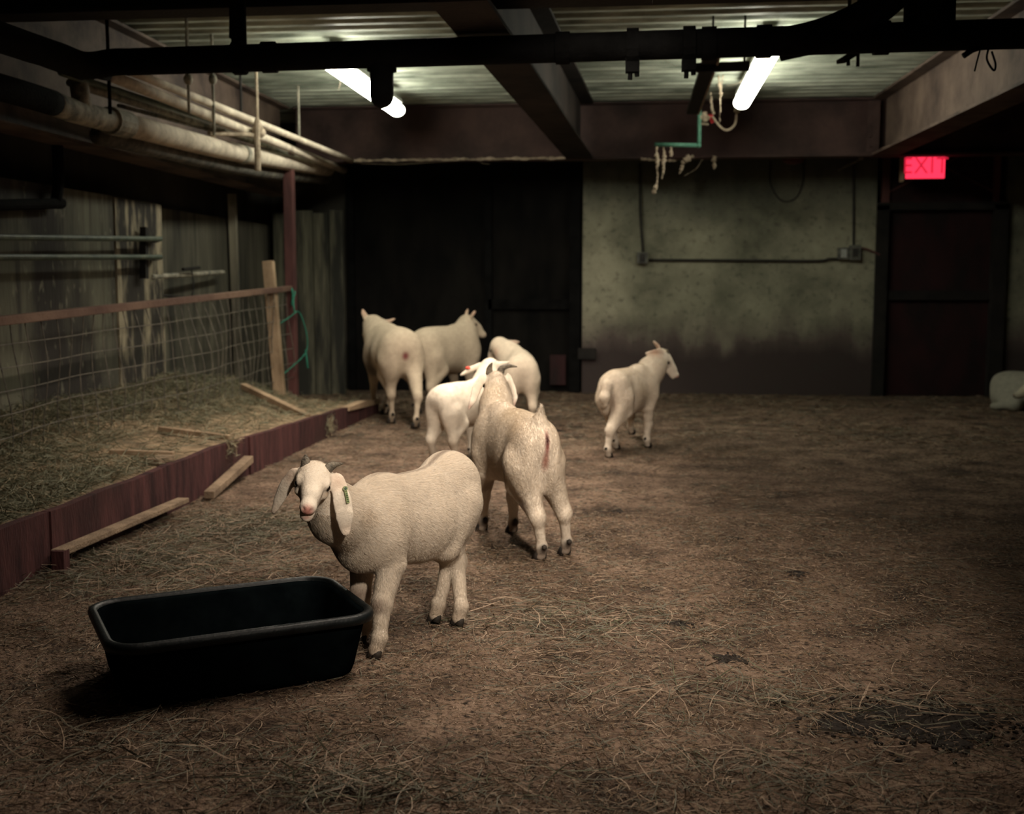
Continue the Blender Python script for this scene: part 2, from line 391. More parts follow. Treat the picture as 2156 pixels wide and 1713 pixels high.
# leftmost sheep
c = np.array([-2.20, 10.08]); L_ = place(c, 115)
spec(name='sheep', sheep=True, c=c, yaw=115, H=.85, lx=.86, wy=1.0, vox=.009, leg=.80,
     feet=(L_(gp(788, 866)), L_(gp(812, 872)), L_(gp(825, 892)), L_(gp(876, 902))), head=(.62, .04, .89), head_rot=(12, 25, 0), hl=.27, neck_r=(.19, .145, .12), k=.12, smooth=6, belly=1.1,
     ears=(dict(pts=[(-.06, .06, .14), (-.10, .12, .30), (-.10, .14, .44)], n=(1, .2, 0), w=(.08, .14, .13, .06)),
           dict(pts=[(-.06, -.20, -.02), (-.10, -.40, .0), (-.12, -.60, .08)], n=(1, 0, .3), w=(.07, .10, .09, .04))))
# sheep looking right
c = np.array([-1.85, 10.9])
spec(name='sheep', sheep=True, c=c, yaw=62, H=.82, lx=.78, wy=.86, vox=.009, leg=.95,
     feet=((.27, .09), (.27, -.09), (-.34, .10), (-.34, -.10)), head=(.36, .02, .905), head_rot=(-34, 34, 0), hl=.28, neck_r=(.17, .11, .09), k=.12, smooth=6,
     ears=(dict(pts=[(-.04, .10, .12), (-.06, .20, .26), (-.06, .26, .38)], n=(1, .3, 0), w=(.07, .10, .09, .04)),
           dict(pts=[(-.04, -.10, .12), (-.06, -.18, .24), (-.06, -.22, .34)], n=(1, .3, 0), w=(.07, .10, .09, .05))))
# sheep turning left
c = np.array([-1.02, 9.75])
spec(name='sheep', sheep=True, c=c, yaw=98, H=.645, lx=.66, wy=.76, vox=.008, leg=1.0,
     feet=((.2, .09), (.2, -.09), (-.28, .09), (-.28, -.09)), head=(.40, .19, .72), head_rot=(48, 52, 0), hl=.255, neck_r=(.2, .16, .13), k=.12, smooth=5,
     ears=(dict(pts=[(.02, .10, -.16), (.05, .14, -.32), (.06, .14, -.44)], n=(.6, 1, 0), w=(.07, .10, .09, .05)),
           dict(pts=[(-.06, -.25, -.02), (-.10, -.50, -.06), (-.12, -.74, -.08)], n=(1, 0, .6), w=(.08, .12, .11, .05))))
# sheep lying down by the right-hand wall
c = np.array([3.80, 11.55])
spec(name='sheep', sheep=True, c=c, yaw=-38, H=.68, lx=.74, wy=.80, vox=.009, leg=1.0, drop=.305, k=.12, smooth=5, belly=1.15,
     feet=(None, None, None, None), head=(.11, -.31, .62), head_rot=(-160, 24, 0), hl=.26, neck_r=(.2, .16, .13),
     extra=[('rc', (-.30, -.10, .42), .09, (-.12, -.22, .37), .07, .05), ('rc', (-.12, -.22, .37), .05, (-.26, -.24, .345), .035, .03), ('rc', (-.26, -.24, .345), .035, (-.33, -.22, .34), .036, .02),
            ('rc', (.22, -.12, .42), .08, (.36, -.20, .36), .05, .05), ('rc', (.36, -.20, .36), .045, (.12, -.22, .345), .034, .03)],
     ears=EAR(-.1))
# ---------------------------------------------------------------- materials
mat('dirt', (.050, .034, .025), (.25, .172, .124), 3.2, .95, 1.0, 90, c3=(.155, .104, .074), spec=.12)
def two_scale(m, c, scale, lo, hi, stretch=(1, 1, 1)):
    """wear: a second, larger pattern laid over a material"""
    nt = m.node_tree; N, L = nt.nodes, nt.links; b = N['Principled BSDF']; src = b.inputs['Base Color'].links[0].from_socket
    tc = N.new('ShaderNodeTexCoord'); mp = N.new('ShaderNodeMapping'); mp.inputs['Scale'].default_value = stretch; L.new(tc.outputs['Object'], mp.inputs[0])
    n = N.new('ShaderNodeTexNoise'); n.inputs['Scale'].default_value = scale; n.inputs['Detail'].default_value = 7; L.new(mp.outputs[0], n.inputs[0])
    r = N.new('ShaderNodeMapRange'); r.inputs[1].default_value = lo; r.inputs[2].default_value = hi; L.new(n.outputs[0], r.inputs[0])
    x = N.new('ShaderNodeMix'); x.data_type = 'RGBA'; L.new(r.outputs[0], x.inputs[0]); L.new(src, x.inputs[6]); x.inputs[7].default_value = (*c, 1)
    L.new(x.outputs[2], b.inputs['Base Color']); return m
two_scale(M['dirt'], (.075, .052, .036), .9, .52, .75)
two_scale(M['dirt'], (.27, .20, .14), 26, .56, .72); two_scale(M['dirt'], (.035, .026, .02), 42, .52, .66)
mat('deck', (.12, .14, .11), (.52, .56, .46), 5, .55, .25, 70, stretch=(.35, 2.2, 1), spec=.5)
mat('plywood', (.026, .027, .022), (.165, .157, .113), 1.4, .8, .3, 40, stretch=(1, 1, .16), spec=.3)
two_scale(M['plywood'], (.045, .04, .033), 9, .50, .66, (1, 1, .12)); two_scale(M['plywood'], (.028, .024, .021), 1.1, .50, .60, (1, 1, .5)); two_scale(M['plywood'], (.20, .19, .14), 16, .60, .75, (1, 1, .5))
mat('wall_dark', (.018, .017, .015), (.06, .055, .045), 1.3, .9, .3, 30, stretch=(1, 1, .35))
mat('old_board', (.022, .022, .019), (.13, .12, .088), 3.0, .85, .4, 60, stretch=(1.5, 1.5, .10))
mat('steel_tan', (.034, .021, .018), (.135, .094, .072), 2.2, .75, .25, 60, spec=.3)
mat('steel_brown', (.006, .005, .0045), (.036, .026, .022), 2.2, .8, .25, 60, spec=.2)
mat('steel_red', (.022, .011, .010), (.075, .042, .036), 2.2, .75, .25, 60, spec=.35)
two_scale(M['steel_red'], (.055, .024, .022), .8, .50, .70)
mat('steel_dark', (.006, .0055, .005), (.018, .015, .013), 5, .8, .3, 50)
mat('iron_black', (.003, .003, .003), (.007, .007, .007), 8, .9, .35, 60, spec=.08)
mat('red_wood', (.026, .010, .011), (.085, .032, .031), 7.0, .85, .5, 60, stretch=(2, 2.2, .35), spec=.2)
mat('rail_wood', (.075, .04, .032), (.19, .12, .085), 4, .85, .35, 60, stretch=(1, .25, .4))
two_scale(M['red_wood'], (.035, .018, .016), 1.6, .52, .70, (1, .6, 1))
mat('post_red', (.055, .022, .022), (.15, .06, .052), 3, .8, .2, 60, stretch=(1, 1, .25))
mat('raw_wood', (.17, .115, .07), (.42, .30, .195), 4, .85, .35, 60, stretch=(1, .25, .4))
mat('dusty_wood', (.15, .105, .07), (.29, .21, .14), 9, .95, .6, 120)
mat('pipe_white', (.38, .32, .25), (.66, .58, .47), 9, .8, .35, 80)
mat('pipe_grey', (.10, .10, .085), (.42, .38, .30), 10, .75, .35, 80)
mat('pipe_dim', (.03, .03, .027), (.15, .135, .11), 10, .8, .35, 80)  # grey pipe colour darkened to carry the shade under the lagged pipe
mat('pipe_green', (.02, .04, .03), (.10, .12, .085), 12, .5, .3, 80, spec=.5)
mat('dust', (.20, .16, .115), (.46, .37, .28), 14, .95, .5, 90)
mat('tub_black', (.0014, .0022, .0026), (.003, .0045, .005), 12, .6, .05, 80, spec=.0)
mat('tub_rim', (.002, .003, .0034), (.006, .0085, .009), 12, .45, .12, 80, spec=.22)
mat('plank_grey', (.024, .024, .020), (.22, .21, .145), 2.2, .85, .4, 60, stretch=(2.5, 2.5, .22), lo=.45, hi=.72)
mat('old_board_pale', (.12, .11, .085), (.34, .31, .23), 3.0, .85, .4, 60, stretch=(1.5, 1.5, .15))
mat('flaking', (.03, .027, .023), (.29, .25, .175), 7.0, .85, .5, 40, stretch=(1, 1.3, .25), lo=.47, hi=.60)
mat('wire', (.06, .054, .046), (.16, .14, .11), 20, .6, .0, spec=.4)
mat('twine_green', (.012, .10, .065), (.03, .19, .13), 20, .8)
mat('conduit', (.015, .014, .013), (.04, .036, .033), 9, .6, .2, 60)
mat('green_metal', (.04, .13, .09), (.10, .24, .17), 14, .6, .2, 60)
mat('red_cap', (.45, .02, .03), (.55, .04, .05), 14, .5)
mat('door_red', (.008, .0035, .0035), (.030, .007, .008), 3, .75, .35, 50, stretch=(1, 1, .5))
mat('door_dark', (.004, .004, .004), (.011, .010, .009), 3, .95, .2, 40, stretch=(1, 1, .4), spec=.08)
mat('box_grey', (.06, .06, .052), (.15, .15, .13), 14, .6)
mat('housing', (.30, .31, .29), (.46, .47, .44), 12, .6)
mat('horn', (.05, .043, .034), (.22, .185, .135), 40, .6, .5, 120)
mat('hoof', (.010, .008, .007), (.035, .027, .02), 30, .7, .2, 90)
mat('eye', (.004, .003, .003), (.012, .008, .005), 30, .12, spec=.6)
mat('tag_green', (.17, .21, .09), (.27, .31, .15), 60, .5)
mat('tag_mark', (.02, .05, .03), (.04, .08, .05), 60, .5)
mat('tag_red', (.62, .05, .03), (.70, .08, .05), 60, .5)
mat('manure', (.008, .006, .005), (.03, .022, .016), 30, .9, .8, 60)
for n_, a_, b_ in (('straw_pale', (.18, .132, .092), (.34, .252, .18)), ('straw_green', (.07, .068, .05), (.165, .152, .112)), ('straw_brown', (.07, .048, .03), (.19, .125, .075))):
    mat(n_, a_, b_, 45, .8, spec=.2)
for n_, a_, b_ in (('hay_green', (.088, .094, .062), (.25, .24, .165)), ('hay_pale', (.19, .155, .095), (.34, .275, .175)), ('hay_dark', (.045, .05, .03), (.13, .125, .075))):
    mat(n_, a_, b_, 45, .8, spec=.2)
glow('lens', REAR_COL, REAR_L); glow('exit_red', (1.0, .030, .075), 1.3); glow('tube_warm', WARM, 3.0)

def wall_plaster():
    """rough plaster: greenish above, a dark wash with a ragged edge below, mould spots"""
    m = mat('plaster', (.12, .122, .088), (.37, .355, .26), 1.9, .92, .35, 45, spec=.2, lo=.3, hi=.68)
    nt = m.node_tree; N, L = nt.nodes, nt.links; b = N['Principled BSDF']; src = b.inputs['Base Color'].links[0].from_socket
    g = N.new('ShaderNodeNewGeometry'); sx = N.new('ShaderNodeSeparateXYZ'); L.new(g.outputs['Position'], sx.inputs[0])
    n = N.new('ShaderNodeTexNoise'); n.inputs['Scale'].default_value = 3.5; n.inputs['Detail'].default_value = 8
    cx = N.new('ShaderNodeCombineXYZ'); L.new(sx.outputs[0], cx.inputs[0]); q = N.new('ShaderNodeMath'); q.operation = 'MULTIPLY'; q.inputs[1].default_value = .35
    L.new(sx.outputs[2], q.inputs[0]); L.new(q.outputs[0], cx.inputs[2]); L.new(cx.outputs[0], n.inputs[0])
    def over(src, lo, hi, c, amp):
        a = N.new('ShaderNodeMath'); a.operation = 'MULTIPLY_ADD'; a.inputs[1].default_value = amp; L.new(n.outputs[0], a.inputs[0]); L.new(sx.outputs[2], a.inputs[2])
        r = N.new('ShaderNodeMapRange'); r.inputs[1].default_value = lo; r.inputs[2].default_value = hi; r.inputs[3].default_value = 1; r.inputs[4].default_value = 0
        L.new(a.outputs[0], r.inputs[0]); x = N.new('ShaderNodeMix'); x.data_type = 'RGBA'; L.new(r.outputs[0], x.inputs[0]); L.new(src, x.inputs[6]); x.inputs[7].default_value = (*c, 1)
        return x.outputs[2]
    s = over(src, .92, 1.28, (.105, .083, .075), .75); s = over(s, .62, .80, (.055, .042, .040), .42)
    s = over(s, 2.95, 2.25, (.085, .092, .078), .9)  # grey grime over the top, also painting in the back beam's shade
    v = N.new('ShaderNodeTexNoise'); v.inputs['Scale'].default_value = 17; v.inputs['Detail'].default_value = 5; tc = N.new('ShaderNodeTexCoord'); L.new(tc.outputs['Object'], v.inputs[0])
    r = N.new('ShaderNodeMapRange'); r.inputs[1].default_value = .56; r.inputs[2].default_value = .72; L.new(v.outputs[0], r.inputs[0])
    q = N.new('ShaderNodeMath'); q.operation = 'MULTIPLY'; q.inputs[1].default_value = .5; L.new(r.outputs[0], q.inputs[0])
    x = N.new('ShaderNodeMix'); x.data_type = 'RGBA'; L.new(q.outputs[0], x.inputs[0]); L.new(s, x.inputs[6]); x.inputs[7].default_value = (.05, .05, .042, 1)
    L.new(x.outputs[2], b.inputs['Base Color'])
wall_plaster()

def embossed(m):
    nt = m.node_tree; N, L = nt.nodes, nt.links; b = N['Principled BSDF']; tc = N.new('ShaderNodeTexCoord'); br = N.new('ShaderNodeTexBrick'); br.inputs['Scale'].default_value = 1.0
    br.inputs['Brick Width'].default_value = .11; br.inputs['Row Height'].default_value = .05; br.inputs['Mortar Size'].default_value = .006; br.offset = 0; L.new(tc.outputs['Object'], br.inputs[0])
    bp = N.new('ShaderNodeBump'); bp.inputs['Strength'].default_value = .7; bp.inputs['Distance'].default_value = .02; L.new(br.outputs['Fac'], bp.inputs['Height'])
    L.new(b.inputs['Normal'].links[0].from_socket, bp.inputs['Normal']); L.new(bp.outputs[0], b.inputs['Normal'])
embossed(M['deck'])
# ---------------------------------------------------------------- the room
def struct(o): o['kind'] = 'structure'; return o
nx, ny = 300, 400
gx, gy = np.meshgrid(np.linspace(-4.4, 6.2, nx), np.linspace(-1.0, 13.4, ny), indexing='ij')
V = np.stack([gx, gy, ground(gx, gy)], -1).reshape(-1, 3); ii = (np.arange(nx - 1)[:, None] * ny + np.arange(ny - 1)[None, :]).ravel()
struct(link('floor', mesh_np('floor', V, np.stack([ii, ii + ny, ii + ny + 1, ii + 1], 1)), M['dirt'], smooth=True))
# steel deck ceiling: trapezoid ribs running across the room
prof = []; y = -1.0
while y < 13.4:
    prof += [(y, 3.04), (y + .075, 3.04), (y + .10, 3.09), (y + .175, 3.09)]; y += .2
V = []; Fq = []
for i, (y, z) in enumerate(prof):
    V += [(-4.4, y, z), (6.2, y, z)]
    if i: Fq.append((2 * i - 2, 2 * i - 1, 2 * i + 1, 2 * i))
struct(link('ceiling', mesh_np('ceiling', V, Fq), M['deck']))
struct(MB().box((-4.4, -1, -.05), (-4.25, 13.4, 3.2)).build('wall_left', M['wall_dark']))
struct(MB().box((6.05, -1, -.05), (6.2, 13.4, 3.2)).build('wall_right', M['wall_dark']))
struct(MB().box((-4.4, 13.10, -.05), (6.2, 13.4, 3.2)).build('wall_back', M['wall_dark']))
struct(MB().box((-4.4, -1.15, -.05), (6.2, -1.0, 3.2)).build('wall_front', M['wall_dark']))
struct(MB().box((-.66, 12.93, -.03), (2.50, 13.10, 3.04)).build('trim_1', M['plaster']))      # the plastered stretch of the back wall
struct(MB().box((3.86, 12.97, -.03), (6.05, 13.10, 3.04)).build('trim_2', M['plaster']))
# dark sheeted doorway on the left of the back wall
d = empty('door_1', (-2.0, 13.04, 0), 'near-black sheeted doorway in the back wall behind the three sheep', 'door'); d['kind'] = 'structure'
MB().box((-3.30, 13.02, 0), (-.72, 13.10, 2.95)).build('panel', M['door_dark'], d)
f = MB(); f.box((-.80, 12.88, 0), (-.68, 13.05, 2.6)); f.box((-3.34, 12.95, 0), (-3.26, 13.05, 2.6)); f.build('frame', M['iron_black'], d)
f = MB(); f.box((-1.72, 12.96, .93), (-.80, 13.02, 1.04)); f.box((-1.76, 12.96, .05), (-1.68, 13.02, 2.3)); f.build('rail', M['iron_black'], d)
MB().box((-.70, 12.86, .38), (-.50, 12.93, .50)).build('latch', M['steel_dark'], d)
tag(MB().box((-1.02, 12.93, .08), (-.84, 12.955, .42), bev=.006).build('red_board', M['door_red']), 'dim red board propped in the dark doorway beside the plaster wall', 'board')
# exit door on the right
d = empty('door_2', (3.15, 13.0, 0), 'dark red exit door with a crossbar under the lit exit sign', 'door'); d['kind'] = 'structure'
MB().box((2.62, 13.02, 0), (3.72, 13.10, 2.0)).build('panel', M['door_red'], d)
f = MB(); f.box((2.50, 12.90, 0), (2.63, 13.10, 2.05)); f.box((3.72, 12.90, 0), (3.86, 13.10, 2.05)); f.box((2.50, 12.90, 2.0), (3.86, 13.10, 2.08)); f.build('frame', M['steel_dark'], d)
MB().box((2.55, 12.96, 1.04), (3.80, 13.02, 1.14)).build('crossbar', M['steel_dark'], d)
MB().box((2.62, 13.03, 2.08), (3.74, 13.10, 2.95)).build('transom_panel', M['door_red'], d)
f = MB(); f.box((2.56, 12.97, 2.08), (2.64, 13.06, 2.95)); f.box((3.72, 12.97, 2.08), (3.78, 13.06, 2.95))
for za, zb in ((2.2, 2.75), (2.75, 2.2)): f.bar((2.64, 13.02, za), (3.72, 13.02, zb), .02, .02)
f.build('transom_frame', M['post_red'], d)  # brighter red than the door, the sign's glow put into its colour
# steel beams
def ibeam(name, a, b, z0, z1, fl, label, m='steel_red', tf=.022, tw=.014):
    a, b = Vector((*a, 0)), Vector((*b, 0)); mb = MB(); h = Vector((0, 0, 1))
    mb.bar(a + h * (z0 + tf / 2), b + h * (z0 + tf / 2), fl, tf); mb.bar(a + h * (z1 - tf / 2), b + h * (z1 - tf / 2), fl, tf)
    mb.bar(a + h * (z0 + z1) / 2, b + h * (z0 + z1) / 2, tw, z1 - z0 - 2 * tf - .001)
    return mb
def beam(*a, **k):
    label = a[6]; m = k.get('m', 'steel_red'); o = ibeam(*a, **k).build('steel_beam', M[m]); return tag(o, label, 'beam', 'steel beams under the deck')
beam('b', (-3.62, 12.0), (6.0, 12.0), 2.47, 3.035, .20, 'rust-red steel beam spanning the room in front of the back wall')
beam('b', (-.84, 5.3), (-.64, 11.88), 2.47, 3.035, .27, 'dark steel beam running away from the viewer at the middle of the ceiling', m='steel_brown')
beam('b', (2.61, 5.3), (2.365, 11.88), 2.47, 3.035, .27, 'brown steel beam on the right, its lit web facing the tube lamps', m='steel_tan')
beam('b', (-3.78, 3.0), (-3.76, 11.88), 2.12, 3.035, .22, 'brown steel beam along the left wall, behind the pipes', m='steel_tan')  # hidden lower part made deeper to block lamplight from the upper wall
beam('b', (-4.1, 6.32), (6.0, 6.32), 2.69, 3.035, .20, 'near-black steel beam crossing the top edge of the view', m='steel_dark')
for bx in (2.31,):
    f = MB()
    for zz in np.linspace(2.56, 2.94, 5): f.tube([(bx - .10, 11.865, zz), (bx - .10, 11.89, zz)], .014, 8)
    f.box((bx - .13, 11.88, 2.50), (bx - .01, 11.895, 3.0)); tag(f.build('bolted_cleat', M['steel_red']), 'bolted cleat joining the right brown beam to the back beam', 'bracket')

bb = bpy.data.objects['steel_beam']
f = MB()
for k in range(26):
    x0 = -3.0 + k * .09; f.ball((x0, 11.90, 2.482 + .004 * math.sin(k * 2.1)), .055, 1, (1.1, .12, .28 + .1 * math.sin(k * 1.7)))
f.build('dust_crust', M['dust'], bb)
# left wall: sheets, boards, stakes
o = MB().box((-3.98, 2.4, 0), (-3.93, 9.18, 1.86)).build('plywood_sheet', M['plywood']); tag(o, 'stained plywood sheets on the left wall behind the hay fence', 'plywood')
f = MB(); f.box((-3.93, 8.34, .25), (-3.915, 9.18, 1.85)); tag(f.build('flaking_board', M['flaking']), 'flaking upright board at the end of the plywood', 'board')
tag(MB().box((-4.16, 9.2, 0), (-4.12, 12.6, 1.86)).build('wall_panel', M['old_board']), 'dark recessed wall panel beside the plywood end', 'panel')
tag(MB().bar((-4.05, 11.30, 0), (-4.05, 11.22, 2.1), .075, .05).build('timber_stud', M['old_board_pale']), 'pale upright timber strip on the recessed wall panel', 'timber')
wd_ = empty('plank_partition', (-3.6, 12.45, 0), 'weathered grey plank partition left of the dark doorway', 'partition')
for i, x in enumerate((-4.02, -3.80, -3.575, -3.40)):
    w = (.21, .215, .165, .15)[i]; MB().box((x, 12.40 + .01 * i, -.02), (x + w, 12.44 + .01 * i, 1.98 + .03 * (i % 2)), bev=.004).build('plank', M['plank_grey'], wd_)  # planks stop low so the dark wall above stands in for shade
tag(MB().box((-3.405, 10.83, -.03), (-3.315, 10.92, 2.47), bev=.006).build('steel_post', M['post_red']), 'red painted steel post at the far end of the hay fence', 'post')
tag(MB().bar((-3.30, 10.30, .05), (-3.43, 10.42, 1.42), .10, .075, .006).build('wooden_stake', M['raw_wood']), 'raw wooden stake leaning on the fence beside the red post', 'stake')
# hay fence: timber top rail and welded wire
fe = empty('hay_fence', (-3.36, 8.3, 0), 'wire fence with a timber top rail above the hay trough', 'fence')
rz = lambda y: 1.02 + (y - 6.0) * .031
MB().bar((-3.36, 3.2, rz(3.2)), (-3.36, 10.86, rz(10.86)), .055, .050, .006).build('top_rail', M['rail_wood'], fe)
wm = MB(); ys = np.arange(3.3, 10.8, .152); bul = lambda y, t: -3.36 + .10 * math.sin(t * 3.0) * (.5 + .5 * math.sin(y * 1.7)) + .02 * math.sin(y * 5 + t * 7)
for j, y in enumerate(ys):
    sk = .05 * math.sin(j * 1.3) + (.10 * max(0, y - 9.6))
    wm.tube([(bul(y, t) + .0, y + sk * t * t, rz(y) - .01 - t * (rz(y) - .10)) for t in np.linspace(0, 1, 9)], .0036, 5)
for k in range(1, 8):
    t = k / 7.6
    wm.tube([(bul(y, t), y + (.05 * math.sin(j * 1.3) + .10 * max(0, y - 9.6)) * t * t, rz(y) - .01 - t * (rz(y) - .10)) for j, y in enumerate(ys)], .0034, 5)
wm.build('wire_mesh', M['wire'], fe)
f = MB(); f.tube(smooth_pts([(-3.33, 10.80, 1.17), (-3.30, 10.74, 1.10), (-3.34, 10.88, 1.06), (-3.29, 10.78, 1.14), (-3.30, 10.70, 1.01), (-3.33, 10.84, 1.17)]), .007, 6)
f.tube([(-3.30, 10.74, 1.10), (-3.27, 10.66, .98), (-3.26, 10.66, .93)], .008, 6); tag(f.build('baling_twine', M['twine_green']), 'green baling twine knotted round the fence rail end', 'twine')
f = MB(); f.tube(smooth_pts([(-3.37, 10.42, .82), (-3.30, 10.62, .90), (-3.28, 10.86, .94), (-3.22, 10.90, .72), (-3.23, 10.88, .55), (-3.30, 10.62, .42), (-3.34, 10.46, .36)]), .0065, 6)
f.tube(smooth_pts([(-3.23, 10.88, .58), (-3.22, 10.88, .50), (-3.21, 10.88, .40)]), .010, 6); tag(f.build('baling_twine', M['twine_green']), 'loose green twine tying the stake to the red post', 'twine')
# wall rails above the fence
for a, b, r, lab in (((0, 499), (338, 503), .020, 'upper of the two grey iron rails on the plywood'), ((0, 541), (338, 541), .020, 'lower of the two grey iron rails on the plywood')):
    A, B = at(*a, X=-3.80), at(*b, X=-3.80); A = A - (B - A) * .9
    f = MB().tube([A, B, B + np.array([-.10, .10, -.01])], r, 10); tag(f.build('iron_rail', M['pipe_green']), lab, 'rail', 'rails on the left wall')
A = at(302, 478, X=-3.86); B = at(302, 586, X=-3.86)
f = MB().bar(A, B, .05, .03); f.bar(A + np.array([0, .06, 0]), B + np.array([0, .06, 0]), .012, .05); tag(f.build('rail_bracket', M['steel_dark']), 'dark upright bracket holding the two iron rails', 'bracket')
A, B = at(318, 583, X=-3.92), at(470, 573, X=-4.02); tag(MB().tube([A, B], .022, 10).build('iron_rail', M['pipe_grey']), 'short pale rail between the plywood end and the timber strip', 'rail', 'rails on the left wall')
A, B = at(318, 620, X=-3.95), at(400, 627, X=-3.95); tag(MB().tube([A, B], .012, 8).build('iron_rod', M['steel_dark']), 'thin dark rod just above the fence rail', 'rod')
f = MB(); A = at(403, 568, X=-3.9); B = at(403, 628, X=-3.85); f.tube(smooth_pts([A, (A + B) / 2 + np.array([.02, 0, 0]), B]), .006, 6); C_ = at(385, 567, X=-3.9); D_ = at(420, 563, X=-3.9); f.tube([C_, D_], .014, 6)
tag(f.build('gate_hook', M['steel_dark']), 'small hook and hanging string over the short pale rail', 'hook')
f = MB(); A, B, C_ = at(-300, 440, X=-3.86), at(118, 428, X=-3.86), at(123, 370, X=-3.86); f.tube(smooth_pts([A, A * .05 + B * .95, B, B * .8 + C_ * .2, C_, C_ + np.array([0, 0, .5])], 5), .036, 12)
tag(f.build('wall_pipe', M['iron_black']), 'black elbowed pipe on the upper left wall', 'pipe')

# ---------------------------------------------------------------- pipes under the ceiling
def line(name, pts, r, m, label, extra=None, cat='pipe', group='pipes along the left wall', n=16):
    f = MB().tube(smooth_pts(pts, 4) if len(pts) > 2 else pts, r, n)
    o = f.build(name, M[m], smooth=True); tag(o, label, cat, group); return o
def far(a, b, k): return b + (b - a) * k
line('steam_pipe', [at(262, 145, X=-3.22), at(545, 259, X=-3.18), at(740, 338, X=-3.0)], .028, 'pipe_white', 'slim pale pipe, topmost of the left wall pipes')
A, B = at(234, 160, X=-3.24), at(540, 284, X=-3.22); line('steam_pipe', [A, B, far(A, B, 1.06)], .036, 'pipe_white', 'pale pipe just below the topmost one, meeting it at the strap')
A, B = at(173, 167, X=-3.30), at(493, 270, X=-3.30); line('steam_pipe', [A - (B - A) * .1, B], .020, 'pipe_green', 'shiny dark green pipe below the two pale upper pipes')
A, B = at(187, 187, X=-3.38), at(480, 280, X=-3.38); line('steam_pipe', [A - (B - A) * .1, B, at(640, 338, X=-3.36)], .023, 'pipe_grey', 'thin grey pipe between the green pipe and the thick lagged pipe')
A, B = at(250, 222, X=-3.42), at(520, 296, X=-3.42); line('steam_pipe', [A, B, at(650, 345, X=-3.40)], .014, 'pipe_grey', 'thinnest grey conduit lying just over the thick lagged pipe')
A, B = at(272, 264, X=-3.36), at(500, 322, X=-3.36)
o = line('lagged_pipe', [A - (B - A) * .12, B, at(690, 356, X=-3.34)], .075, 'pipe_white', 'thick pale lagged pipe on the left wall')
MB().tube([A - (B - A) * .14, A - (B - A) * .02], .088, 16).build('clamp_band', M['pipe_grey'], o); MB().tube([B + (B - A) * .03, B + (B - A) * .07], .084, 16).build('clamp_band', M['pipe_grey'], o)
A2, B2 = at(280, 300, X=-3.46), at(535, 358, X=-3.46); line('lagged_pipe', [A2 - (B2 - A2) * .2, B2, at(690, 375, X=-3.44)], .065, 'pipe_dim', 'shaded grey pipe underneath the thick lagged pipe')
f = MB(); q = A - (B - A) * .14; e = at(150, 232, X=-3.36); f.tube(smooth_pts([q, at(215, 250, X=-3.36), e, at(110, 216, X=-3.36)], 5), .070, 16); f.tube([at(175, 235, X=-3.36), at(165, 170, X=-3.34)], .055, 14)
tag(f.build('pipe_tee', M['pipe_grey'], smooth=True), 'grey branching pipe tee at the shaded near end of the lagged pipe', 'pipe')
A, B = at(150, 140, X=-3.08), at(30, 95, X=-3.08); line('drain_branch', [at(225, 158, X=-3.08), A, B, at(-80, 50, X=-3.08)], .034, 'iron_black', 'black pipe running up and left from the drain pipe elbow')
line('drain_branch', [at(172, 158, X=-3.2), at(100, 132, X=-3.2), at(-60, 70, X=-3.2)], .03, 'iron_black', 'second black pipe under the one leaving the drain pipe elbow')
line('drain_branch', [at(112, 217, X=-3.36), at(40, 195, X=-3.36), at(-90, 160, X=-3.36)], .072, 'iron_black', 'fat black pipe continuing left from the grey tee')  # the tee's run into the dark, its shade put in as black
# hanger rods and a dusty strap
for (px, y0, y1, X, m, k, lab) in ((398, 140, 240, -3.15, 'pipe_grey', 1, 'leftmost knobbed hanger rod over the left pipes'), (451, 130, 285, -3.18, 'pipe_grey', 1, 'taller knobbed hanger rod over the left pipes'), (508, 165, 250, -3.35, 'steel_dark', 0, 'thin plain hanger rod behind the dusty strap'), (232, 40, 240, -3.10, 'iron_black', 0, 'black hanger rod near the elbow of the black pipe'), (630, 200, 300, -3.2, 'pipe_grey', 0, 'thin rod with cobwebs beside the left end of the back beam')):
    A, B = at(px, y0, X=X), at(px, y1, X=X); A = np.array([A[0], B[1], 3.06]); f = MB().tube([A, B], .011, 8); o = tag(f.build('hanger_rod', M[m]), lab, 'rod', 'hanger rods over the left pipes')
    if k: t = (3.06 - at(px, 168, X=X)[2]) / (3.06 - B[2]); q = A + (B - A) * t; MB().ball(q, .032, 2, (1, 1, 1.3)).build('turnbuckle', M[m], o, True)
B = at(543, 360, X=-3.06); A = np.array([B[0], B[1], 3.06]); f = MB(); f.tube(smooth_pts([A, A * .6 + B * .4 + np.array([.006, 0, 0]), A * .3 + B * .7, B], 6), [.012] * 10 + [.026] * 9, 8)
tag(f.build('dusty_strap', M['dust']), 'pinkish dusty strap hanging past the left pipes', 'strap')
f = MB(); A = at(545, 278, X=-3.14); f.ball(A, .06, 2, (.9, 1.5, .8)); f.ball(A + np.array([.02, -.08, .02]), .04, 2); f.tube([at(440, 280, X=-3.34), at(552, 285, X=-3.12)], .018, 8); f.tube([at(445, 275, X=-3.34), at(452, 300, X=-3.34)], .02, 8)
tag(f.build('pipe_clamp', M['dust']), 'dust-caked pipe clamp at the hanging strap', 'clamp')
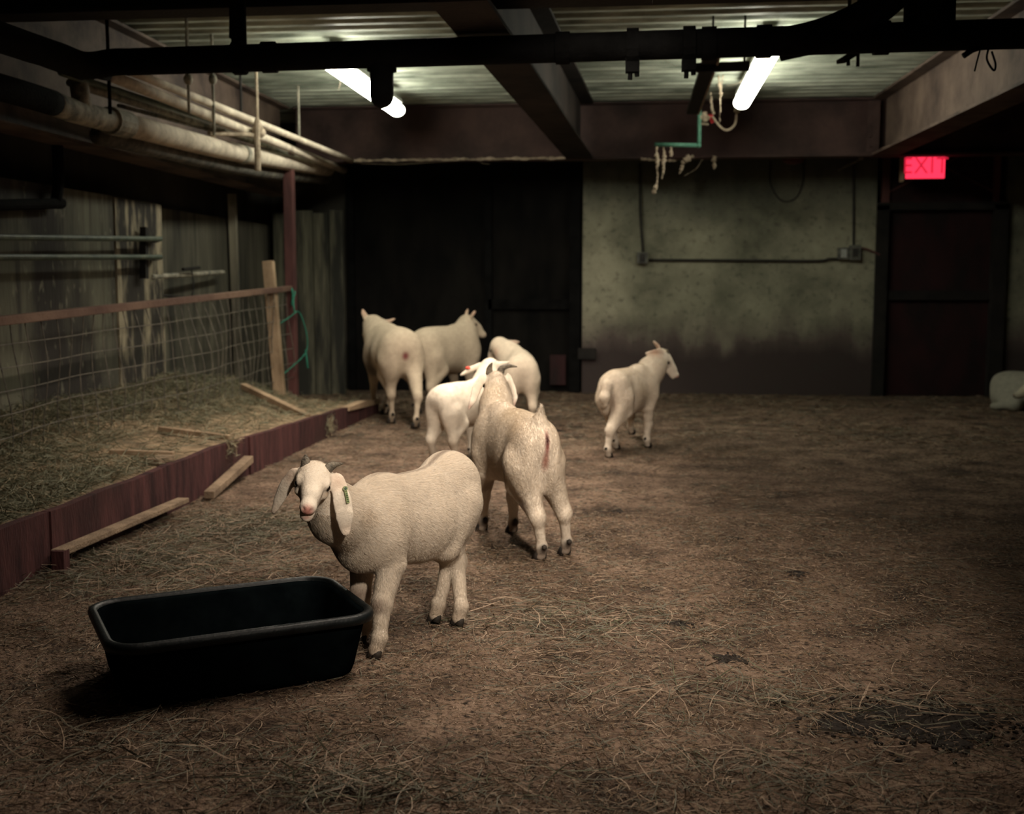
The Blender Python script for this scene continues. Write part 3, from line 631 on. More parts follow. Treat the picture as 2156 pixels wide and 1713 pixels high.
# the black drain pipe across the room
A, B = at(240, 131, Z=2.385), at(2100, 72, Z=2.385); yA = A[1]
pts = [np.array([5.9, B[1], 2.385]), B, A + np.array([.1, 0, 0]), A, at(180, 138, Y=yA - .12), at(120, 118, Y=yA - .42), at(40, 92, Y=yA - .8), at(-200, 10, Y=yA - 1.6)]
o = tag(MB().tube([pts[0], pts[1]] + smooth_pts(pts[2:], 6), .0705, 18).build('drain_pipe', M['iron_black'], smooth=True), 'thick black cast-iron drain pipe crossing the whole room', 'pipe')
for px in (600, 1240, 1540, 1650, 1880): q = A + (B - A) * ((px - 240) / 1860); MB().tube([q - np.array([.035, 0, 0]), q + np.array([.035, 0, 0])], .081, 16).build('pipe_collar', M['iron_black'], o)
q = at(803, 120, Y=yA - .02); f = MB().tube(smooth_pts([q, at(804, 180, Y=yA - .02), at(804, 198, Y=yA + .02), at(804, 200, Y=yA + .10), at(804, 165, Y=yA + .18), at(804, 120, Y=yA + .18)], 6), .062, 16)
f.tube([at(804, 138, Y=yA - .02), at(804, 150, Y=yA - .02)], .078, 16); f.build('trap', M['iron_black'], o, True)
f = MB(); f.tube(smooth_pts([at(1640, 95, Y=5.99), at(1740, 70, Y=5.93), at(1840, 22, Y=5.84), at(1930, -60, Y=5.76)], 5), .08, 16); f.tube([at(1955, 80, Y=5.93), at(1960, -60, Y=5.93)], .12, 18); f.build('branch', M['iron_black'], o, True)
for px, py, lab in ((532, 40, 'left black strap hanger of the drain pipe'), (1385, 112, 'short black clamp with drips under the drain pipe'), (1500, 122, 'black clamp on the drain pipe over the hanging strut')):
    q = A + (B - A) * ((px - 240) / 1860); f = MB(); f.tube([q + np.array([x_, y_, 0]) for x_, y_ in ((-.03, 0), (.03, 0))], .086, 14)
    if px == 532: f.bar(q + np.array([0, 0, .06]), (q[0], q[1], 3.06), .075, .03); f.bar(q + np.array([-.03, 0, .1]), (q[0] - .01, q[1], 3.06), .03, .05)
    else: f.box(q + np.array([-.035, -.03, -.13]), q + np.array([.035, .03, -.05])); f.tube([q + np.array([-.01, 0, -.12]), q + np.array([-.012, 0, -.165])], .012, 6); f.tube([q + np.array([.02, 0, -.12]), q + np.array([.024, 0, -.15])], .012, 6)
    tag(f.build('pipe_hanger', M['iron_black']), lab, 'hanger', 'hangers on the drain pipe')
f = MB(); q = at(1790, 120, Y=6.7); f.bar(at(1770, 130, Y=6.65), at(1815, 102, Y=6.85), .05, .02); f.tube([at(1806, 140, Y=6.75), (at(1806, 60, Y=6.75)[0], 6.75, 3.06)], .010, 6); f.tube([at(1786, 138, Y=6.75), (at(1786, 60, Y=6.75)[0], 6.75, 3.06)], .010, 6)
tag(f.build('pipe_hanger', M['steel_dark']), 'open bracket on two rods behind the right part of the drain pipe', 'hanger')
f = MB(); q = at(2050, 105, Y=5.84)
f.tube(smooth_pts([at(2028, 118, Y=5.84), at(2050, 104, Y=5.84), at(2075, 98, Y=5.84)], 5), .014, 8); f.tube(smooth_pts([at(2065, 100, Y=5.84), at(2058, 125, Y=5.84), at(2052, 150, Y=5.84)], 5), .004, 6)
f.tube(smooth_pts([at(2082, 98, Y=5.84), at(2078, 125, Y=5.84), at(2092, 148, Y=5.84), at(2096, 135, Y=5.84), at(2088, 108, Y=5.84)], 6), .005, 6)
tag(f.build('wire_hook', M['iron_black']), 'bundle of black looped wires under the right end of the drain pipe', 'wire')

# ---------------------------------------------------------------- lamps
def tube_lamp(x, y0, y1, z, label):
    L_ = empty('tube_lamp', (x, (y0 + y1) / 2, z), label, 'lamp', 'tube lamps at the back'); w = .074; n = 12
    MB().box((x - .06, y0 + .03, z + .055), (x + .06, y1 - .03, z + .10), bev=.01).build('housing', M['housing'], L_)
    sec = [(math.cos(a) * w, math.sin(a) * .058) for a in np.linspace(0, 2 * math.pi, 18, endpoint=False)]
    f = MB(); f.prism([(x + a, y0, z + b) for a, b in sec], (0, y0, 0), (0, y1, 0)); f.build('lens', M['lens'], L_)
    for yy, s in ((y0, -1), (y1, 1)): f = MB(); f.prism([(x + a * 1.04, yy, z + b * 1.06) for a, b in sec], (0, 0, 0), (0, s * .03, 0)); f.build('end_cap', M['housing'], L_)
    for yy in (y0 + .3, y1 - .3): MB().tube([(x, yy, z + .10), (x, yy, 3.06)], .008, 6).build('hanger', M['housing'], L_)
    MB().tube([(x, y1 + .02, z - .02), (x - .01, y1 + .09, z - .035)], [.026, .018], 10).build('cable_gland', M['housing'], L_); return L_
tube_lamp(-2.33, 8.55, 11.0, 2.85, 'bright tube lamp on the left, partly behind the black drain pipe')
tube_lamp(.885, 8.45, 10.9, 2.85, 'bright tube lamp on the right, beside the hanging dark strut')
for (q, lab, HD, HE) in ((HOODED[0], 'hooded tube lamp over the front of the pen, above the view', (.17, .46), (.30, .12)), (HOODED[1], 'hooded tube lamp tucked up beside the middle ceiling beam', (.12, .14), (.10, .08))):
    x, y, z = q['loc']; sw, sl = q['size']; L_ = empty('tube_lamp', (x, y, z), lab, 'lamp', 'hooded tube lamps')
    f = MB(); f.box((x - sw / 2 - .03, y - sl / 2 - .03, z + .03), (x + sw / 2 + .03, y + sl / 2 + .03, z + .06))
    for s in (-1, 1): f.box((x + s * (sw / 2 + .02), y - sl / 2 - .03, z - HD[s > 0]), (x + s * (sw / 2 + .03), y + sl / 2 + .03, z + .03)); f.box((x - sw / 2 - .03, y + s * (sl / 2 + .02), z - HE[s > 0]), (x + sw / 2 + .03, y + s * (sl / 2 + .03), z + .03))
    f.build('hood', M['steel_dark'], L_)  # unseen hood, its sides shaped to keep lamplight off the floor edges and ceiling
    for s in (-1, 1): MB().tube([(x + s * .06, y - sl / 2, z + .012), (x + s * .06, y + sl / 2, z + .012)], .012, 10).build('tube', M['tube_warm'], L_)
    for s in (-1, 1): MB().tube([(x, y + s * .4, z + .05), (x, y + s * .4, 3.06)], .006, 6).build('hanger', M['housing'], L_)
p0 = Vector(FLOOD['loc']); dv = (Vector(FLOOD['aim']) - p0).normalized(); L_ = empty('flood_lamp', p0 - dv * .12, 'flood lamp on the ceiling behind the viewer', 'lamp')
MB().tube([p0 - dv * .20, p0 - dv * .14, p0 - dv * .02], [.07, .19, .22], 20).build('lamp_head', M['housing'], L_); MB().tube([p0 - dv * .015, p0 - dv * .012], .19, 20).build('lamp_glass', M['tube_warm'], L_)
MB().tube([p0 - dv * .15, (p0[0], p0[1] - .2, 3.06)], .018, 8).build('bracket', M['steel_dark'], L_)
# strut, crossbar, wiring beside the right lamp
A, B = at(1497, 118, Z=2.74), at(1458, 236, Z=2.74); A = A + (A - B) * .25
st = empty('hanging_strut', A, 'dark channel strut hung beside the right tube lamp', 'strut')
MB().bar(A, B, .10, .035).build('channel', M['steel_dark'], st); MB().bar(A + np.array([.055, 0, .0]), B + np.array([.055, 0, 0]), .012, .05).build('flange', M['dust'], st)
A, B = at(1465, 143, Y=8.35), at(1578, 139, Y=8.35); MB().bar(A, B, .05, .06).build('crossbar', M['steel_dark'], st)
for px in (1500, 1567): q = at(px, 141, Y=8.35); MB().tube([q, (q[0], q[1], 3.06)], .008, 6).build('hanger', M['steel_dark'], st)
f = MB(); Y_ = 11.25; f.tube(smooth_pts([at(1473, 212, Y=Y_), at(1472, 296, Y=Y_)], 4) + [at(1471, 304, Y=Y_)], .020, 10); f.tube([at(1472, 306, Y=Y_), at(1378, 304, Y=Y_)], .020, 10); f.ball(at(1471, 306, Y=Y_), .026, 2)
gp_ = tag(f.build('green_pipe', M['green_metal'], smooth=True), 'thin green L-shaped pipe in front of the back beam', 'pipe')
f = MB(); f.tube([at(1474, 247, Y=Y_), at(1496, 247, Y=Y_)], .022, 10); f.tube([at(1474, 260, Y=Y_), at(1492, 262, Y=Y_)], .010, 8); f.tube([at(1483, 236, Y=Y_), at(1485, 256, Y=Y_)], .026, 10); f.build('valve', M['dust'], gp_)
MB().tube([at(1495, 240, Y=Y_), at(1502, 258, Y=Y_)], .024, 10).build('valve_cap', M['red_cap'], gp_)
f = MB(); Y_ = 11.2; f.tube([at(1553, 222, Y=11.08), at(1551, 236, Y=11.08)], .03, 10); f.tube(smooth_pts([at(1551, 234, Y=11.1), at(1547, 262, Y=Y_), at(1530, 274, Y=Y_), at(1514, 264, Y=Y_), at(1500, 245, Y=Y_)], 6), .011, 8)
tag(f.build('power_cable', M['dust']), 'drooping power cable from the end of the right tube lamp', 'cable')
_tube = MB.tube
def _rag(self, pts, r, n=12, cap=True, flat=1.0):
    R = r if isinstance(r, (list, tuple)) else [r] * len(pts); q = random.Random(len(pts) * 7 + int(pts[0][0] * 99)); P2, R2 = [], []
    for i in range(len(pts) - 1):
        for k in range(3): t = k / 3; P2.append(np.array(pts[i]) * (1 - t) + np.array(pts[i + 1]) * t + np.array([q.gauss(0, .004), q.gauss(0, .004), 0])); R2.append((R[i] * (1 - t) + R[i + 1] * t) * q.uniform(.35, 1.25))
    return _tube(self, P2 + [pts[-1]], R2 + [R[-1] * .4], n, cap, flat)
MB.tube = _rag
f = MB(); f.tube(smooth_pts([at(1514, 160, Y=10.6), at(1516, 205, Y=10.8), at(1514, 262, Y=11.1)], 5), [.011] * 5 + [.006] * 6, 6); f.tube(smooth_pts([at(1522, 158, Y=10.6), at(1518, 185, Y=10.7), at(1516, 208, Y=10.8)], 5), .007, 6)
f.tube(smooth_pts([at(1496, 195, Y=11), at(1498, 220, Y=11.1), at(1502, 240, Y=11.2)], 5), [.006, .006, .008, .010, .012, .012, .012, .012, .012, .014, .016], 6)
f.tube(smooth_pts([at(1382, 308, Y=11.25), at(1384, 345, Y=11.25), at(1383, 384, Y=11.25), at(1376, 408, Y=11.25)], 5), [.010, .012, .016, .020, .020, .018, .014, .010, .008, .008, .012, .018, .024, .026, .022, .016], 7)
f.tube(smooth_pts([at(1397, 306, Y=11.25), at(1399, 335, Y=11.25), at(1394, 378, Y=11.25)], 5), [.008, .010, .012, .014, .018, .020, .020, .016, .012, .010, .006], 7)
f.tube(smooth_pts([at(1414, 305, Y=11.25), at(1413, 330, Y=11.25)], 5), [.008, .010, .012, .018, .018, .012], 7); f.tube(smooth_pts([at(1460, 328, Y=11.5), at(1442, 338, Y=11.5), at(1430, 366, Y=11.5)], 5), [.012, .02, .03, .035, .035, .032, .028, .022, .018, .014, .010], 7)
f.tube([at(1505, 330, Y=11.85), at(1504, 342, Y=11.85), at(1503, 356, Y=11.85)], [.028, .026, .018], 8); f.tube(smooth_pts([at(1350, 334, Y=11.8), at(1380, 337, Y=11.8), at(1425, 338, Y=11.8)], 4), .014, 6)
tag(f.build('dusty_cobweb', M['dust']), 'dust-laden cobwebs dangling round the green pipe', 'cobweb', kind='stuff')
MB.tube = _tube
# thin cobweb threads elsewhere
f = MB(); r_ = random.Random(5)
for (x0, y0, x1, y1, Y_) in ((660, 60, 720, 40, 9.5), (700, 45, 705, 20, 9.0), (715, 150, 712, 190, 9.3), (728, 70, 722, 55, 9.1), (690, 35, 720, 25, 9.0), (1000, 335, 1030, 345, 11.9), (760, 345, 950, 338, 11.9), (845, 230, 843, 243, 11.0), (1390, 120, 1430, 140, 8), (1530, 180, 1575, 160, 9.5), (1440, 370, 1480, 335, 11.6), (380, 70, 395, 85, 8.2), (395, 65, 380, 85, 8.2), (400, 60, 420, 75, 8.2)):
    a, b = at(x0, y0, Y=Y_), at(x1, y1, Y=Y_); m_ = (a + b) / 2 + np.array([r_.uniform(-.02, .02), 0, -.02]); f.tube(smooth_pts([a, m_, b], 4), .0016, 4)
tag(f.build('cobweb_threads', M['dust']), 'fine cobweb threads on beams, pipes and lamps', 'cobweb', kind='stuff')

# ---------------------------------------------------------------- things on the back wall
Yw = 12.90
f = MB().tube(smooth_pts([at(1347, 345, Y=Yw), at(1348, 440, Y=Yw), at(1354, 530, Y=Yw)], 5), .013, 8)
o = tag(f.build('conduit_run', M['conduit'], smooth=True), 'dark conduit dropping to the left box on the plaster wall', 'conduit')
f = MB().tube(smooth_pts([at(1366, 547, Y=Yw), at(1560, 548, Y=Yw), at(1720, 549, Y=Yw), at(1745, 545, Y=Yw), at(1766, 545, Y=Yw)], 5), .013, 8)
tag(f.build('conduit_run', M['conduit'], smooth=True), 'long level conduit between the wall boxes', 'conduit')
f = MB().tube([at(1797, 345, Y=Yw), at(1797, 520, Y=Yw)], .012, 8); tag(f.build('conduit_run', M['conduit']), 'dark conduit dropping to the right pair of boxes', 'conduit')
for (x0, y0, x1, y1, lab) in ((1341, 531, 1364, 555, 'small junction box at the left end of the level conduit'), (1763, 521, 1787, 546, 'pale switch box, left of the right-hand pair'), (1787, 516, 1812, 548, 'grey junction box under the right conduit drop')):
    a, b = at(x0, y1, Y=Yw), at(x1, y0, Y=Yw); o = tag(MB().box((a[0], 12.85, a[2]), (b[0], 12.93, b[2]), bev=.006).build('junction_box', M['box_grey']), lab, 'box', 'electrical boxes on the plaster wall')
    c_ = (a + b) / 2; MB().box((c_[0] - .03, 12.843, c_[2] - .045), (c_[0] + .03, 12.851, c_[2] + .045)).build('cover', M['conduit'] if x0 != 1763 else M['housing'], o)
f = MB().tube(smooth_pts([at(1812, 521, Y=Yw), at(1832, 527, Y=Yw), at(1852, 536, Y=Yw)], 5), .010, 6); tag(f.build('red_cable', M['post_red']), 'short reddish cable running from the right box to the door frame', 'cable')
f = MB().tube(smooth_pts([at(1622, 340, Y=12.92), at(1622, 385, Y=12.92), at(1640, 418, Y=12.92), at(1660, 424, Y=12.92), at(1680, 412, Y=12.92), at(1691, 380, Y=12.92), at(1691, 338, Y=12.92)], 6), .008, 6)
tag(f.build('cable_loop', M['conduit']), 'thin cable loop hanging from under the back beam', 'cable')
f = MB(); c_ = at(1670, 334, Y=12.6); f.ball(c_, .085, 3, (1.4, 1, .75)); o = tag(f.build('globe_lamp', M['post_red'], smooth=True), 'dim reddish unlit globe lamp behind the back beam', 'lamp')
MB().tube([c_ + np.array([0, 0, .05]), c_ + np.array([0, 0, .5])], .02, 8).build('stem', M['conduit'], o)
f = MB(); a, b = at(1765, 358, Y=12.9), at(1812, 336, Y=12.9); f.bar(a, b, .05, .02); f.bar(b, b + np.array([0, 0, .2]), .05, .02); tag(f.build('angle_brace', M['pipe_grey']), 'pale slanting brace below the back beam, right of the lamp', 'bracket')
# exit sign
a, b = at(1906, 376, Y=12.45), at(1990, 328, Y=12.45); b[2] = a[2] + .245
s_ = empty('exit_sign', ((a[0] + b[0]) / 2, 12.45, a[2]), 'glowing red exit sign over the dark red door', 'sign')
MB().box((a[0] - .012, 12.45, a[2] - .012), (b[0] + .012, 12.53, b[2] + .012), bev=.004).build('sign_case', M['steel_dark'], s_)
MB().box((a[0], 12.443, a[2]), (b[0], 12.4505, b[2])).build('sign_face', M['exit_red'], s_)
MB().box((a[0] - .045, 12.44, a[2] - .03), (a[0] - .015, 12.53, b[2] + .02)).build('side_strip', M['raw_wood'], s_)
glow('exit_dark', (.52, .012, .035), .9)
fc = bpy.data.curves.new('lettering', 'FONT'); fc.body = 'EXIT'; fc.size = .235; fc.align_x = 'CENTER'; fc.align_y = 'CENTER'; fc.extrude = .001; fc.space_character = 1.12
tmp = bpy.data.objects.new('tmp', fc); COL.objects.link(tmp); bpy.context.view_layer.update()
me = bpy.data.meshes.new_from_object(tmp.evaluated_get(bpy.context.evaluated_depsgraph_get())); bpy.data.objects.remove(tmp)
me.transform(Matrix.Translation(((a[0] + b[0]) / 2, 12.441, (a[2] + b[2]) / 2)) @ Matrix.Rotation(math.radians(90), 4, 'X') @ Matrix.Diagonal((.86, 1, 1, 1)))
me.materials.clear(); link('lettering', me, M['exit_dark'], s_)
for x_ in (a[0] + .06, b[0] - .06): MB().tube([(x_, 12.49, b[2]), (x_, 12.49, 3.06)], .008, 6).build('hanger', M['steel_dark'], s_)
# ---------------------------------------------------------------- trough, tub, sticks
tr = empty('feed_trough', (-2.5, 7.3, 0), 'long dark red plank feed trough edge along the left side', 'trough')
ytop = lambda y: float(np.interp(y, [2.0, 4.8, 6.6, 8.5, 9.6, 10.7], [.255, .25, .25, .20, .165, .10]))
ed = [2.6, 4.55, 5.75, 7.05, 8.9, 10.72]
for i in range(5):
    y0, y1 = ed[i] + .004, ed[i + 1] - .004; ox = (-.0, .006, -.004, .008, .0)[i]; n = 8; ys = np.linspace(y0, y1, n)
    poly = [(-2.475 + ox, y, -.04) for y in (y0, y1)] + [(-2.475 + ox, y, ytop(y) + .004 * math.sin(y * 9)) for y in ys[::-1]]
    MB().prism(poly, (0, 0, 0), (-.045, 0, 0)).build('plank', M['red_wood'], tr)
f = MB(); f.prism([(-2.46, 9.55, ytop(9.55) + .0), (-2.46, 10.2, ytop(10.2) + .03), (-2.46, 10.74, ytop(10.74) + .02), (-2.46, 10.74, ytop(10.74) - .02), (-2.46, 9.55, ytop(9.55) - .03)], (0, 0, 0), (-.09, 0, 0)); f.build('cap_board', M['raw_wood'], tr)
for y in (4.5, 5.75, 7.05, 8.9): MB().box((-2.57, y - .03, -.03), (-2.52, y + .03, ytop(y) - .02)).build('cleat', M['red_wood'], tr)
a, b = at(122, 1163, X=-2.41), at(386, 1052, X=-2.41); o = tag(MB().bar(a, b, .065, .026, .005).build('wooden_batten', M['dusty_wood']), 'dusty batten along the foot of the trough edge, nearest the tub', 'batten', 'battens along the trough')
f = MB(); f.box((a[0] - .02, a[1] - .02, -.03), (a[0] + .035, a[1] + .03, a[2] + .01)); f.build('foot', M['red_wood'], o)
a, b = at(440, 1042, X=-2.40), at(524, 966, X=-2.44); tag(MB().bar(a - np.array([0, 0, .0]), b, .06, .045, .006).build('wooden_batten', M['dusty_wood']), 'second batten leaning on the trough edge behind the goat\'s ears', 'batten', 'battens along the trough')

def hay_z(x, y):
    base = np.interp(y, [2.0, 4.8, 6.6, 8.5, 9.6, 10.9], [.235, .235, .235, .185, .15, .09])
    t = np.clip((-x - 2.52) / 1.4, 0, 1); hump = np.interp(t, [0, .25, .5, .75, 1], [0, .01, .06, .20, .24])
    amp = np.interp(y, [2, 5, 6.5, 8, 9.2, 10.4, 11.2], [.5, .55, .7, .9, 1.15, .7, .15])
    return base + hump * amp + .022 * noise2(x * 2, y * 2, 1.2) * np.clip((t - .1) * 4, .12, 1) + .008 * noise2(x, y, 6)
nx, ny = 60, 220
gx, gy = np.meshgrid(np.linspace(-3.92, -2.523, nx), np.linspace(2.7, 10.70, ny), indexing='ij'); gz = hay_z(gx, gy)
V = np.stack([gx, gy, gz], -1).reshape(-1, 3); ii = (np.arange(nx - 1)[:, None] * ny + np.arange(ny - 1)[None, :]).ravel(); Fq = np.stack([ii, ii + ny, ii + ny + 1, ii + 1], 1)
mat('chaff', (.13, .095, .058), (.40, .29, .18), 9, .95, .9, 120, c3=(.27, .195, .12))
o = link('hay_bed', mesh_np('hay_bed', V, Fq), M['chaff'], smooth=True); tag(o, 'pale chaff bed filling the trough behind the red planks', 'chaff', kind='stuff')

def strands(name, P, length, width, mats, midx, curl=.5, lift=.35, zf=None, parent=None):
    """loose stalks: thin bent blades lying about the points P"""
    n = len(P); th = rng.uniform(0, 2 * math.pi, n); el = rng.normal(0, lift, n); L = length
    d = np.stack([np.cos(th) * np.cos(el), np.sin(th) * np.cos(el), np.sin(el)], 1); s = np.stack([-np.sin(th), np.cos(th), np.zeros(n)], 1)
    roll = rng.uniform(-1.2, 1.2, n); u = np.cross(d, s); w = s * np.cos(roll)[:, None] + u * np.sin(roll)[:, None]
    bend = rng.normal(0, curl, n); K = 5; ts = np.linspace(-.5, .5, K); V = np.zeros((n, K, 2, 3), np.float32)
    for k, t in enumerate(ts):
        c = P + d * (L * t)[:, None] + s * (bend * L * (t * t * 2 - .15))[:, None] + np.array([0, 0, 1]) * (np.abs(bend) * L * .12 * (1 - 4 * t * t))[:, None]
        if zf is not None: c[:, 2] = np.maximum(c[:, 2], zf(c[:, 0], c[:, 1]) + .0015)
        hw = (width * (1 - .35 * (2 * abs(t)) ** 2) * .5)[:, None]
        V[:, k, 0] = c - w * hw; V[:, k, 1] = c + w * hw
    b = (np.arange(n) * K * 2)[:, None]; fs = [np.concatenate([b + 2 * k, b + 2 * k + 1, b + 2 * k + 3, b + 2 * k + 2], 1) for k in range(K - 1)]
    Fq = np.stack(fs, 1).reshape(-1, 4); me = mesh_np(name, V.reshape(-1, 3), Fq)
    o = link(name, me, [M[m] for m in mats], parent); me.polygons.foreach_set('material_index', np.repeat(midx, K - 1).astype(np.int32)); return o
# hay on the bed: denser and greener at the back
n = 52000; x = rng.uniform(-3.9, -2.56, n); y = rng.uniform(3.2, 10.62, n); t = (-x - 2.55) / 1.35
dens = np.clip(.10 + 1.1 * np.clip(t - .36 + .16 * noise2(x, y, 1.5), 0, 1) * 2 + .9 * (y < 6.0) * np.clip(1.2 - (y - 4.6) * .7, 0, 1), 0, 1) * np.where(y > 10, .35, 1)
k = rng.uniform(0, 1, n) < dens; x, y, t = x[k], y[k], t[k]; n = len(x)
P = np.stack([x, y, hay_z(x, y) + np.abs(rng.normal(0, .016, n)) + .004], 1)
mi = rng.choice(3, n, p=[.52, .18, .30]); o = strands('loose_hay', P, rng.uniform(.04, .17, n), rng.uniform(.0022, .0048, n), ('hay_green', 'hay_pale', 'hay_dark'), mi, .5, .45, hay_z)
tag(o, 'grey-green loose hay heaped behind the wire fence and along the trough', 'hay', kind='stuff')
# sticks lying on the chaff
def stick(p, q, w, h, m, lab): tag(MB().bar(p, q, w, h, .004).build('loose_stick', M[m]), lab, 'stick', 'sticks lying on the hay trough')
def on_hay(px, py, dz=0.0):
    z = .25
    for _ in range(12): p = at(px, py, Z=z); z = float(hay_z(p[0], p[1])) + dz
    return at(px, py, Z=z)
stick(on_hay(337, 902, .03), on_hay(487, 921, .02), .045, .03, 'raw_wood', 'thin stick lying across the trough to a straw tuft on its edge')
stick(on_hay(232, 950, .03), on_hay(366, 955, .02), .05, .025, 'raw_wood', 'short flat stick half buried in the hay, left of the longer one')
stick(at(512, 812, X=-3.32), at(648, 877, X=-2.60), .06, .045, 'raw_wood', 'bare pale pole sloping down from the fence to the trough edge')
stick(on_hay(318, 972, .02), on_hay(352, 962, .02), .09, .03, 'dusty_wood', 'small broken wood block beside the trough edge')
# straw tufts caught on the trough edge
for px, py, n, lab in ((488, 925, 90, 'straw tuft caught on the trough edge at the end of the thin stick'), (692, 890, 110, 'straw tuft hanging down the far part of the trough edge')):
    q = at(px, py, X=-2.465); P = q + rng.normal(0, 1, (n, 3)) * np.array([.015, .05, .03]) - np.array([0, 0, 1]) * np.abs(rng.normal(0, .04, n))[:, None]
    tag(strands('straw_tuft', P, rng.uniform(.05, .14, n), rng.uniform(.002, .004, n), ('hay_pale', 'hay_green'), rng.choice(2, n), .5, .9), lab, 'straw', kind='stuff')
# black tub
cx, cy, ang = -1.258, 3.38, math.atan2(.43, .667); tb = empty('feed_tub', (cx, cy, 0), 'empty black plastic feed tub on the straw in front of the goat', 'tub', rz=ang); tb['local'] = True
def rr(w, l, r, z, n=6):
    out = []
    for sx, sy, a0 in ((1, 1, 0), (-1, 1, 90), (-1, -1, 180), (1, -1, 270)):
        for k in range(n + 1): a = math.radians(a0 + 90 * k / n); out.append((sx * (l / 2 - r) + r * math.cos(a), sy * (w / 2 - r) + r * math.sin(a), z))
    return out
def loft(rings, name, m, parent, close=True):
    n = len(rings[0]); V = [p for r in rings for p in r]; Fq = [(i * n + k, i * n + (k + 1) % n, (i + 1) * n + (k + 1) % n, (i + 1) * n + k) for i in range(len(rings) - 1) for k in range(n)]
    b = bmesh.new(); vs = [b.verts.new(p) for p in V]; [b.faces.new([vs[i] for i in q]) for q in Fq]
    if close: b.faces.new(vs[:n]); b.faces.new(vs[-n:])
    bmesh.ops.recalc_face_normals(b, faces=b.faces); me = bpy.data.meshes.new(name); b.to_mesh(me); b.free()
    o = link(name, me, m, parent, True); return o
L0, W0, h = .80, .55, .205
loft([rr(W0 - .14, L0 - .14, .07, .0), rr(W0 - .12, L0 - .12, .08, .006), rr(W0 - .10, L0 - .10, .09, .03), rr(W0 - .045, L0 - .045, .085, h - .02), rr(W0 - .05, L0 - .05, .085, h - .005), rr(W0 - .07, L0 - .07, .075, h - .02),
      rr(W0 - .125, L0 - .125, .075, .045), rr(W0 - .15, L0 - .15, .06, .022), rr(W0 - .19, L0 - .19, .05, .016)], 'basin', M['tub_black'], tb)
loft([rr(W0 - .055, L0 - .055, .085, h - .012), rr(W0 - .03, L0 - .03, .09, h - .030), rr(W0 - .008, L0 - .008, .095, h - .028), rr(W0, L0, .098, h - .014), rr(W0 - .006, L0 - .006, .095, h - .002), rr(W0 - .028, L0 - .028, .09, h + .004), rr(W0 - .050, L0 - .050, .085, h - .001), rr(W0 - .055, L0 - .055, .085, h - .012)], 'rim', M['tub_rim'], tb, False)

# ---------------------------------------------------------------- straw litter
def litter(n, x0, x1, y0, y1, l0, l1, w0, w1, p, keep=None, lift=.10, name='straw_litter', zoff=.003):
    x = rng.uniform(x0, x1, n); y = rng.uniform(y0, y1, n); k = np.ones(n, bool)
    k &= ~((x < -2.47) & (y > 2.5) & (y < 10.8))
    if keep is not None: k &= rng.uniform(0, 1, n) < keep(x, y)
    x, y = x[k], y[k]; n = len(x); P = np.stack([x, y, ground(x, y) + zoff + np.abs(rng.normal(0, .004, n))], 1)
    return strands(name, P, l0 + (l1 - l0) * rng.beta(1.3, 3.2, n), rng.uniform(w0, w1, n), ('straw_pale', 'straw_green', 'straw_brown'), rng.choice(3, n, p=p), .24, lift, ground)
clump = lambda x, y: np.clip(.42 + .75 * noise2(x, y, 1.6) + .35 * noise2(x + 9, y, 4), .06, 1)
near = litter(60000, -2.9, 2.6, 2.2, 5.2, .012, .15, .0013, .0030, [.20, .38, .42], clump)
tag(near, 'scattered straw over the near half of the dirt floor', 'straw', kind='stuff')
tag(litter(75000, -3.2, 4.6, 5.2, 9.0, .012, .09, .0015, .0035, [.20, .36, .44], clump), 'scattered straw over the middle of the dirt floor', 'straw', kind='stuff')
tag(litter(60000, -3.9, 5.8, 9.0, 13.0, .02, .13, .003, .006, [.20, .38, .42], clump), 'darker trodden straw along the far walls', 'straw', kind='stuff')
tag(litter(190000, -2.9, 3.2, 2.2, 6.0, .004, .03, .0012, .003, [.36, .2, .44], lambda x, y: np.clip(.55 + .4 * noise2(x, y, 2.2), .15, 1), .3, 'chaff_litter', .0015), 'fine broken chaff strewn between the straw', 'chaff', kind='stuff')
tag(litter(200000, -2.9, 3.2, 2.2, 6.2, .004, .032, .001, .0028, [.06, .22, .72], lambda x, y: np.clip(.50 + .55 * noise2(x, y, 2.0) + .3 * noise2(x + 4, y, 5), .05, 1), .3, 'chaff_litter', .001), 'dark trodden chaff pressed into the dirt floor', 'chaff', kind='stuff')
def heap(px, py, n, sx, sy, lab, p=(.3, .5, .2), l=(.06, .20), hz=.03):
    q = at(px, py, Z=0); x = q[0] + rng.normal(0, sx, n); y = q[1] + rng.normal(0, sy, n); g = np.exp(-((x - q[0]) / sx) ** 2 / 3 - ((y - q[1]) / sy) ** 2 / 3)
    P = np.stack([x, y, ground(x, y) + .004 + rng.uniform(0, 1, n) * hz * g], 1)
    tag(strands('hay_wisp', P, rng.uniform(*l, n), rng.uniform(.0018, .0038, n), ('straw_pale', 'straw_green', 'hay_dark'), rng.choice(3, n, p=p), .28, .25, ground), lab, 'hay', 'wisps of hay on the floor', 'stuff')
heap(520, 1110, 1500, .22, .22, 'green-grey hay wisp between the trough and the front goat'); heap(260, 1190, 2200, .35, .25, 'hay drift on the floor at the foot of the trough')
heap(740, 1660, 320, .18, .10, 'long straw wisp at the bottom edge, left of the middle'); heap(1660, 1650, 260, .22, .10, 'long straw wisp at the bottom edge, right of the middle'); heap(1240, 1310, 420, .28, .16, 'greenish straw wisp on the floor right of the front goat')
heap(1560, 1470, 200, .30, .10, 'straw wisp right of the middle of the floor'); heap(330, 1600, 220, .35, .12, 'straw wisp in the shade in front of the black tub'); heap(640, 870, 500, .10, .2, 'hay wisp under the far end of the fence')
heap(1950, 1515, 130, .2, .12, 'a few stalks lying over the largest manure patch')
